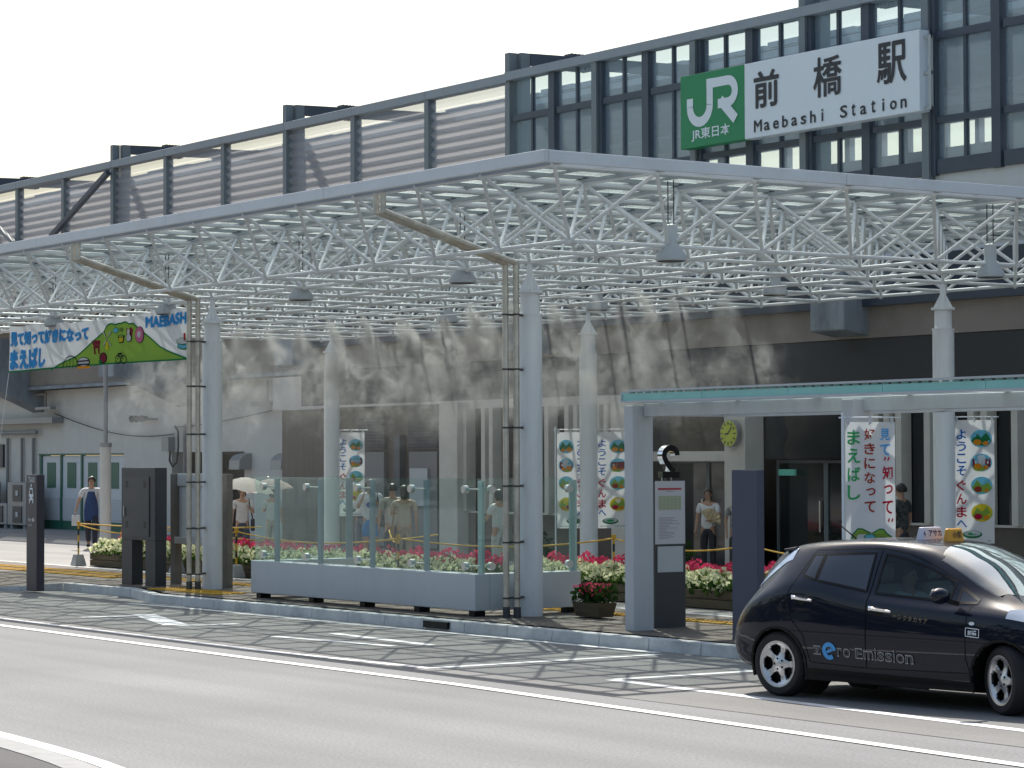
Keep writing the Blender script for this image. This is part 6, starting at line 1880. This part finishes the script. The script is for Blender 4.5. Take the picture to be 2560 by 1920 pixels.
# windscreen, cabin
ws_ = MB(); n, m2 = 22, 18; vs = []
for i in range(n + 1):
    for j in range(m2 + 1):
        y = -1 + 2 * j / m2
        s_t = 1.63 + .16 * y * y; s_b = 2.71 - .22 * y * y
        s_ = s_t + (s_b - s_t) * i / n
        yy = y * (float(c_yr(s_)) - .05)
        vs.append((s_, yy, top_z(s_, yy) + .002))
ws_.add(vs, [(i * (m2 + 1) + j, (i + 1) * (m2 + 1) + j, (i + 1) * (m2 + 1) + j + 1, i * (m2 + 1) + j + 1) for i in range(n) for j in range(m2)])
part('windscreen', ws_, glass_mat('windscreen_glass', (0.4, 0.5, 0.5), refl=0.45, haze=0.04, haze_col=(0.5, 0.6, 0.65)), car, smooth=True, local=True)
part('dashboard', MB().box(1.95, 2.62, -.68, .68, .80, .93), TRIM, car, local=True, bevel=.03)
part('cabin_floor', MB().box(-.3, 2.5, -.7, .7, .22, .26), TRIM, car, local=True)
part('cabin_bulkhead', MB().box(.55, .6, -.62, .62, .26, 1.3), TRIM, car, local=True)
SEATM = mat('seat_cover', (0.4, 0.4, 0.38), 0.8, var=.06)
for y in (-.37, .37):
    sb_ = part('seat', MB().obox((1.02, y, .78), (.07, 0, -.0), (0, .23, 0), (-.07, 0, .33)), SEATM, car, local=True, bevel=.04)
    part('seat_base', MB().box(1.0, 1.5, y - .23, y + .23, .38, .52), SEATM, sb_, local=True, bevel=.03)
    part('headrest', MB().box(.90, .98, y - .12, y + .12, 1.14, 1.3), SEATM, sb_, local=True, bevel=.03)
part('steering_wheel', MB().lathe((1.78, -.37, .92), [(.165, -.012), (.19, -.012), (.19, .012), (.165, .012), (.165, -.012)], 24, axis=(-1, 0, .45), caps=False), TRIM, car, local=True)
part('roof_seam', MB().box(1.115, 1.123, -.56, .56, 1.5, 1.5), SEAM, car, local=True) if False else None
# lettering on the flank
fn = sfn(.009); fn2 = sfn(.0115)
base = lambda s_: .44 - (s_ - .47) * .028
def on_line(f): return lambda a, b: f(a, b + base(a))
def outline(s_, x0, x1, y0, y1, ob, ib):
    put_text(ob, s_, on_line(fn), x0, x1, y0, y1, bold=.02)
    w = (x1 - x0) * .03 + .004; h = .009
    put_text(ib, s_, on_line(fn2), x0 + w, x1 - w, y0 + h, y1 - h, bold=-.008)
ob = MB(); ib = MB()
for ch, x0, x1, y1 in (('z', .475, .575, .085), ('r', .775, .835, .085), ('o', .85, .935, .085), ('E', 1.0, 1.085, .1), ('m', 1.10, 1.215, .085), ('i', 1.232, 1.25, .115), ('s', 1.265, 1.345, .085), ('s', 1.36, 1.44, .085), ('i', 1.455, 1.473, .115), ('o', 1.49, 1.585, .085), ('n', 1.60, 1.69, .085)):
    outline(ch, x0, x1, 0.0, y1, ob, ib)
part('lettering', ob, mat('letter_outline', (0.4, 0.4, 0.41), 0.5), car, local=True)
part('letter_fill', ib, mat('letter_black', (0.012, 0.012, 0.014), 0.4), car, local=True)
eb = MB(); pts = [(.675 + .065 * math.cos(a), .045 + .062 * math.sin(a)) for a in np.linspace(.12, 5.4, 26)]
pts = [(.61, .045)] and pts
def flat_ribbon(mbx, pts, w, f):
    L, R = rib(pts, w); vs = [f(*p) for p in L + R]; n = len(pts)
    mbx.add(vs, [(i, i + 1, n + i + 1, n + i) for i in range(n - 1)])
flat_ribbon(eb, pts, .042, on_line(fn)); flat_ribbon(eb, [(.64, .03), (.72, .062)], .026, on_line(fn2))
part('blue_letter', eb, mat('letter_blue', rgb(70, 160, 225), 0.4), car, local=True)
gm = MB()
for k, ch in enumerate('ーシクタカサア'):
    x0 = 1.45 + k * .061; put_text(gm, ch, fn, x0, x0 + .045, (.842 if ch == 'ー' else .82) - k * .005, (.85 if ch == 'ー' else .865) - k * .005, bold=.01)
part('company_lettering', gm, mat('letter_bronze', (0.22, 0.16, 0.1), 0.5), car, local=True)
bd = MB(); ribbon3(bd, [(2.30, .70), (2.30, .775), (2.45, .765), (2.45, .69)], fn, .008); put_text(bd, '前橋', fn, 2.325, 2.425, .71, .755, bold=.02); put_poly(bd, ell(2.365, .815, .032, .016), fn)
part('badge', bd, M['signwhite'], car, local=True)
# roof signs
rs = part('roof_sign', MB().add([(1.22, -.25, 1.53), (1.32, -.25, 1.53), (1.32, .06, 1.53), (1.22, .06, 1.53), (1.24, -.225, 1.655), (1.30, -.225, 1.655), (1.30, .035, 1.655), (1.24, .035, 1.655)], [(0, 3, 2, 1), (4, 5, 6, 7), (0, 1, 5, 4), (1, 2, 6, 5), (2, 3, 7, 6), (3, 0, 4, 7)]), mat('roof_sign_white', (0.7, 0.68, 0.78), 0.4), car, local=True, bevel=.006, label='white roof sign')
f3 = lambda a, b: (1.3225 - .02 * b / .125, -.25 + a * .86, 1.545 + b * .85)
lt = MB()
put_text(lt, '4', f3, .01, .045, .03, .09, bold=.02); put_text(lt, 'アサカ', f3, .10, .325, .025, .1, bold=.03)
part('lettering', lt, mat('sign_indigo', (0.02, 0.015, 0.12), 0.5), rs, local=True)
rs2 = part('roof_sign', MB().add([(1.44, -.12, 1.51), (1.52, -.12, 1.51), (1.52, .13, 1.51), (1.44, .13, 1.51), (1.45, -.10, 1.645), (1.50, -.10, 1.645), (1.50, .11, 1.645), (1.45, .11, 1.645)], [(0, 3, 2, 1), (4, 5, 6, 7), (0, 1, 5, 4), (1, 2, 6, 5), (2, 3, 7, 6), (3, 0, 4, 7)]), mat('roof_sign_orange', (0.75, 0.36, 0.03), 0.4), car, local=True, bevel=.012, label='small orange roof sign')
f4 = lambda a, b: (1.524 - .02 * b / .13, -.12 + a, 1.54 + b)
lt = MB(); put_text(lt, '小型', f4, .06, .2, .015, .075, bold=.02); part('lettering', lt, M['ink'], rs2, local=True)
part('antenna', MB().tube((.37, -.1, 1.52), (.13, -.1, 1.67), .008, 6, .005), TRIM, car, local=True)
part('spoiler', MB().add([(-.20, -.54, 1.40), (-.02, -.56, 1.41), (-.02, .56, 1.41), (-.20, .54, 1.40), (-.20, -.54, 1.425), (-.02, -.555, 1.45), (-.02, .555, 1.45), (-.20, .54, 1.425)], [(0, 3, 2, 1), (4, 5, 6, 7), (0, 1, 5, 4), (1, 2, 6, 5), (2, 3, 7, 6), (3, 0, 4, 7)]), PAINT, car, local=True, bevel=.008)
part('underbody', MB().box(-.4, 3.2, -.62, .62, .17, .3), TRIM, car, local=True)
th8 = math.radians(8)
dx_, dy_ = 1.22, -.37
person('driver in a pale shirt sitting behind the taxi steering wheel', (-19.56 + dx_ * math.cos(th8) - dy_ * math.sin(th8), 17.26 + dx_ * math.sin(th8) + dy_ * math.cos(th8), -.38), 8, 1.68, (0.6, 0.64, 0.62), (0.04, 0.04, 0.05), seat=True,
       la=((.22, -.22, 1.18), (.14, -.45, 1.28)), ra=((-.22, -.22, 1.18), (-.14, -.45, 1.28)))


# ------------------------------------------------------------------ trees across the square, behind the camera (mirrored in the taxi and the glass)
M['treeleaf'] = mat('far_tree_leaves', (0.05, 0.075, 0.035), 0.7, var=0.4, vscale=1)
rg = np.random.default_rng(11)
m_ = MB()
for k in range(7000):
    x = rg.uniform(-110, 60); y = rg.uniform(-34, -26); h = 9 + 3 * math.sin(x * 0.31) + 2 * math.sin(x * 0.83 + 1)
    z = rg.uniform(0.0, h); a = Vector(rg.normal(size=3)).normalized(); b = a.orthogonal().normalized(); c = a.cross(b); r = rg.uniform(0.4, 0.9); p = Vector((x, y, z))
    m_.add([p - b * r, p + c * r, p + b * r, p - c * r], [(0, 1, 2, 3)])
tree_belt = part('tree_belt', m_, M['treeleaf'])
tag(tree_belt, 'dense belt of dark leafy trees across the square', 'trees', kind='stuff')

# ------------------------------------------------------------------ cooling mist
mm = bpy.data.materials.new('mist'); mm.use_nodes = True
nt = mm.node_tree
for n_ in list(nt.nodes): nt.nodes.remove(n_)
out = nt.nodes.new('ShaderNodeOutputMaterial'); pv = nt.nodes.new('ShaderNodeVolumePrincipled')
pv.inputs['Color'].default_value = (0.93, 0.94, 0.95, 1); pv.inputs['Anisotropy'].default_value = 0.45
tc = nt.nodes.new('ShaderNodeTexCoord')
def mth(op, a, b=None, c=None, clamp=False):
    m_ = nt.nodes.new('ShaderNodeMath'); m_.operation = op; m_.use_clamp = clamp
    for i, v in enumerate((a, b, c)):
        if v is None: continue
        if isinstance(v, (int, float)): m_.inputs[i].default_value = v
        else: nt.links.new(v, m_.inputs[i])
    return m_.outputs[0]
def smooth(v, lo, hi):
    r = nt.nodes.new('ShaderNodeMapRange'); r.interpolation_type = 'SMOOTHSTEP'
    nt.links.new(v, r.inputs[0])
    for i, q in ((1, lo), (2, hi)):
        if isinstance(q, (int, float)): r.inputs[i].default_value = q
        else: nt.links.new(q, r.inputs[i])
    return r.outputs[0]
def noise(scale, detail, off, vec=None, color=False, rough=.6):
    mp = nt.nodes.new('ShaderNodeMapping'); mp.inputs['Location'].default_value = (off, off * 2, off * 3)
    nt.links.new(vec or tc.outputs['Object'], mp.inputs[0])
    n_ = nt.nodes.new('ShaderNodeTexNoise'); n_.inputs['Scale'].default_value = scale; n_.inputs['Detail'].default_value = detail; n_.inputs['Roughness'].default_value = rough
    nt.links.new(mp.outputs[0], n_.inputs['Vector']); return n_.outputs['Color' if color else 'Fac']
# turbulence grows with the fall: p' = p + T * (noise - 0.5)
s0 = nt.nodes.new('ShaderNodeSeparateXYZ'); nt.links.new(tc.outputs['Object'], s0.inputs[0])
T = mth('SUBTRACT', 4.93, s0.outputs[2])
wv = nt.nodes.new('ShaderNodeVectorMath'); wv.operation = 'SUBTRACT'; nt.links.new(noise(1.1, 3, 5.2, color=True), wv.inputs[0]); wv.inputs[1].default_value = (.5, .5, .5)
ws2 = nt.nodes.new('ShaderNodeVectorMath'); ws2.operation = 'SCALE'; nt.links.new(wv.outputs[0], ws2.inputs[0]); nt.links.new(mth('MULTIPLY', T, 1.9), ws2.inputs['Scale'])
wa = nt.nodes.new('ShaderNodeVectorMath'); wa.operation = 'ADD'; nt.links.new(tc.outputs['Object'], wa.inputs[0]); nt.links.new(ws2.outputs[0], wa.inputs[1])
sx = nt.nodes.new('ShaderNodeSeparateXYZ'); nt.links.new(wa.outputs[0], sx.inputs[0])
X, Y = sx.outputs[0], sx.outputs[1]
n_big = noise(.42, 2, 3.1); n_fine = noise(2.2, 4, 1.3, vec=wa.outputs[0], rough=.65)
def jets(yc, period, phase):
    xd = mth('SUBTRACT', X, mth('MULTIPLY', T, .55))
    c01 = mth('MULTIPLY_ADD', mth('COSINE', mth('MULTIPLY', mth('ADD', mth('DIVIDE', xd, period), phase), 2 * math.pi)), .42, .58)
    sg = mth('ADD', .025, mth('MULTIPLY', T, .17))
    ex = mth('POWER', c01, mth('DIVIDE', .07, mth('MULTIPLY', sg, sg)))
    dy = mth('ABSOLUTE', mth('SUBTRACT', Y, yc))
    wy = mth('ADD', .07, mth('MULTIPLY', T, .42))
    e = mth('MULTIPLY', ex, mth('SUBTRACT', 1, smooth(mth('DIVIDE', dy, wy), 0, 1)))
    conc = mth('DIVIDE', 1.0, mth('ADD', .42, mth('MULTIPLY', T, .55)))
    amp = smooth(noise(.85, 1, yc), .36, .62)
    return mth('MULTIPLY', mth('MULTIPLY', e, conc), mth('MULTIPLY_ADD', amp, .85, .15))
J = mth('ADD', jets(24.2, 1.18, .1), jets(25.55, 1.34, .55))
lump = smooth(n_fine, .43, .64)
soft = mth('ADD', mth('MULTIPLY', smooth(T, .7, .1), .6), mth('MULTIPLY', lump, mth('ADD', .35, smooth(n_big, .35, .65))))
fade = mth('MULTIPLY', smooth(T, mth('ADD', 1.0, mth('MULTIPLY', n_big, 2.6)), .5), smooth(T, .0, .03))
xin = mth('MULTIPLY', smooth(s0.outputs[0], -50.5, -48.5), smooth(s0.outputs[0], -29.9, -31.2))
dens = mth('MULTIPLY', mth('MULTIPLY', J, soft), mth('MULTIPLY', fade, xin))
veil = mth('MULTIPLY', mth('MULTIPLY', xin, .012), mth('MULTIPLY', smooth(s0.outputs[2], 1.0, 2.6), mth('ADD', .4, n_big)))
nt.links.new(mth('ADD', mth('MULTIPLY', dens, 6.5), veil), pv.inputs['Density']); nt.links.new(pv.outputs[0], out.inputs['Volume'])
mist = part('mist', MB().box(-50.6, -29.8, 22.9, 27.0, 1.0, 4.925), mm)
tag(mist, 'white cooling mist drifting down in plumes from the nozzle pipes under the canopy', 'mist', kind='stuff')
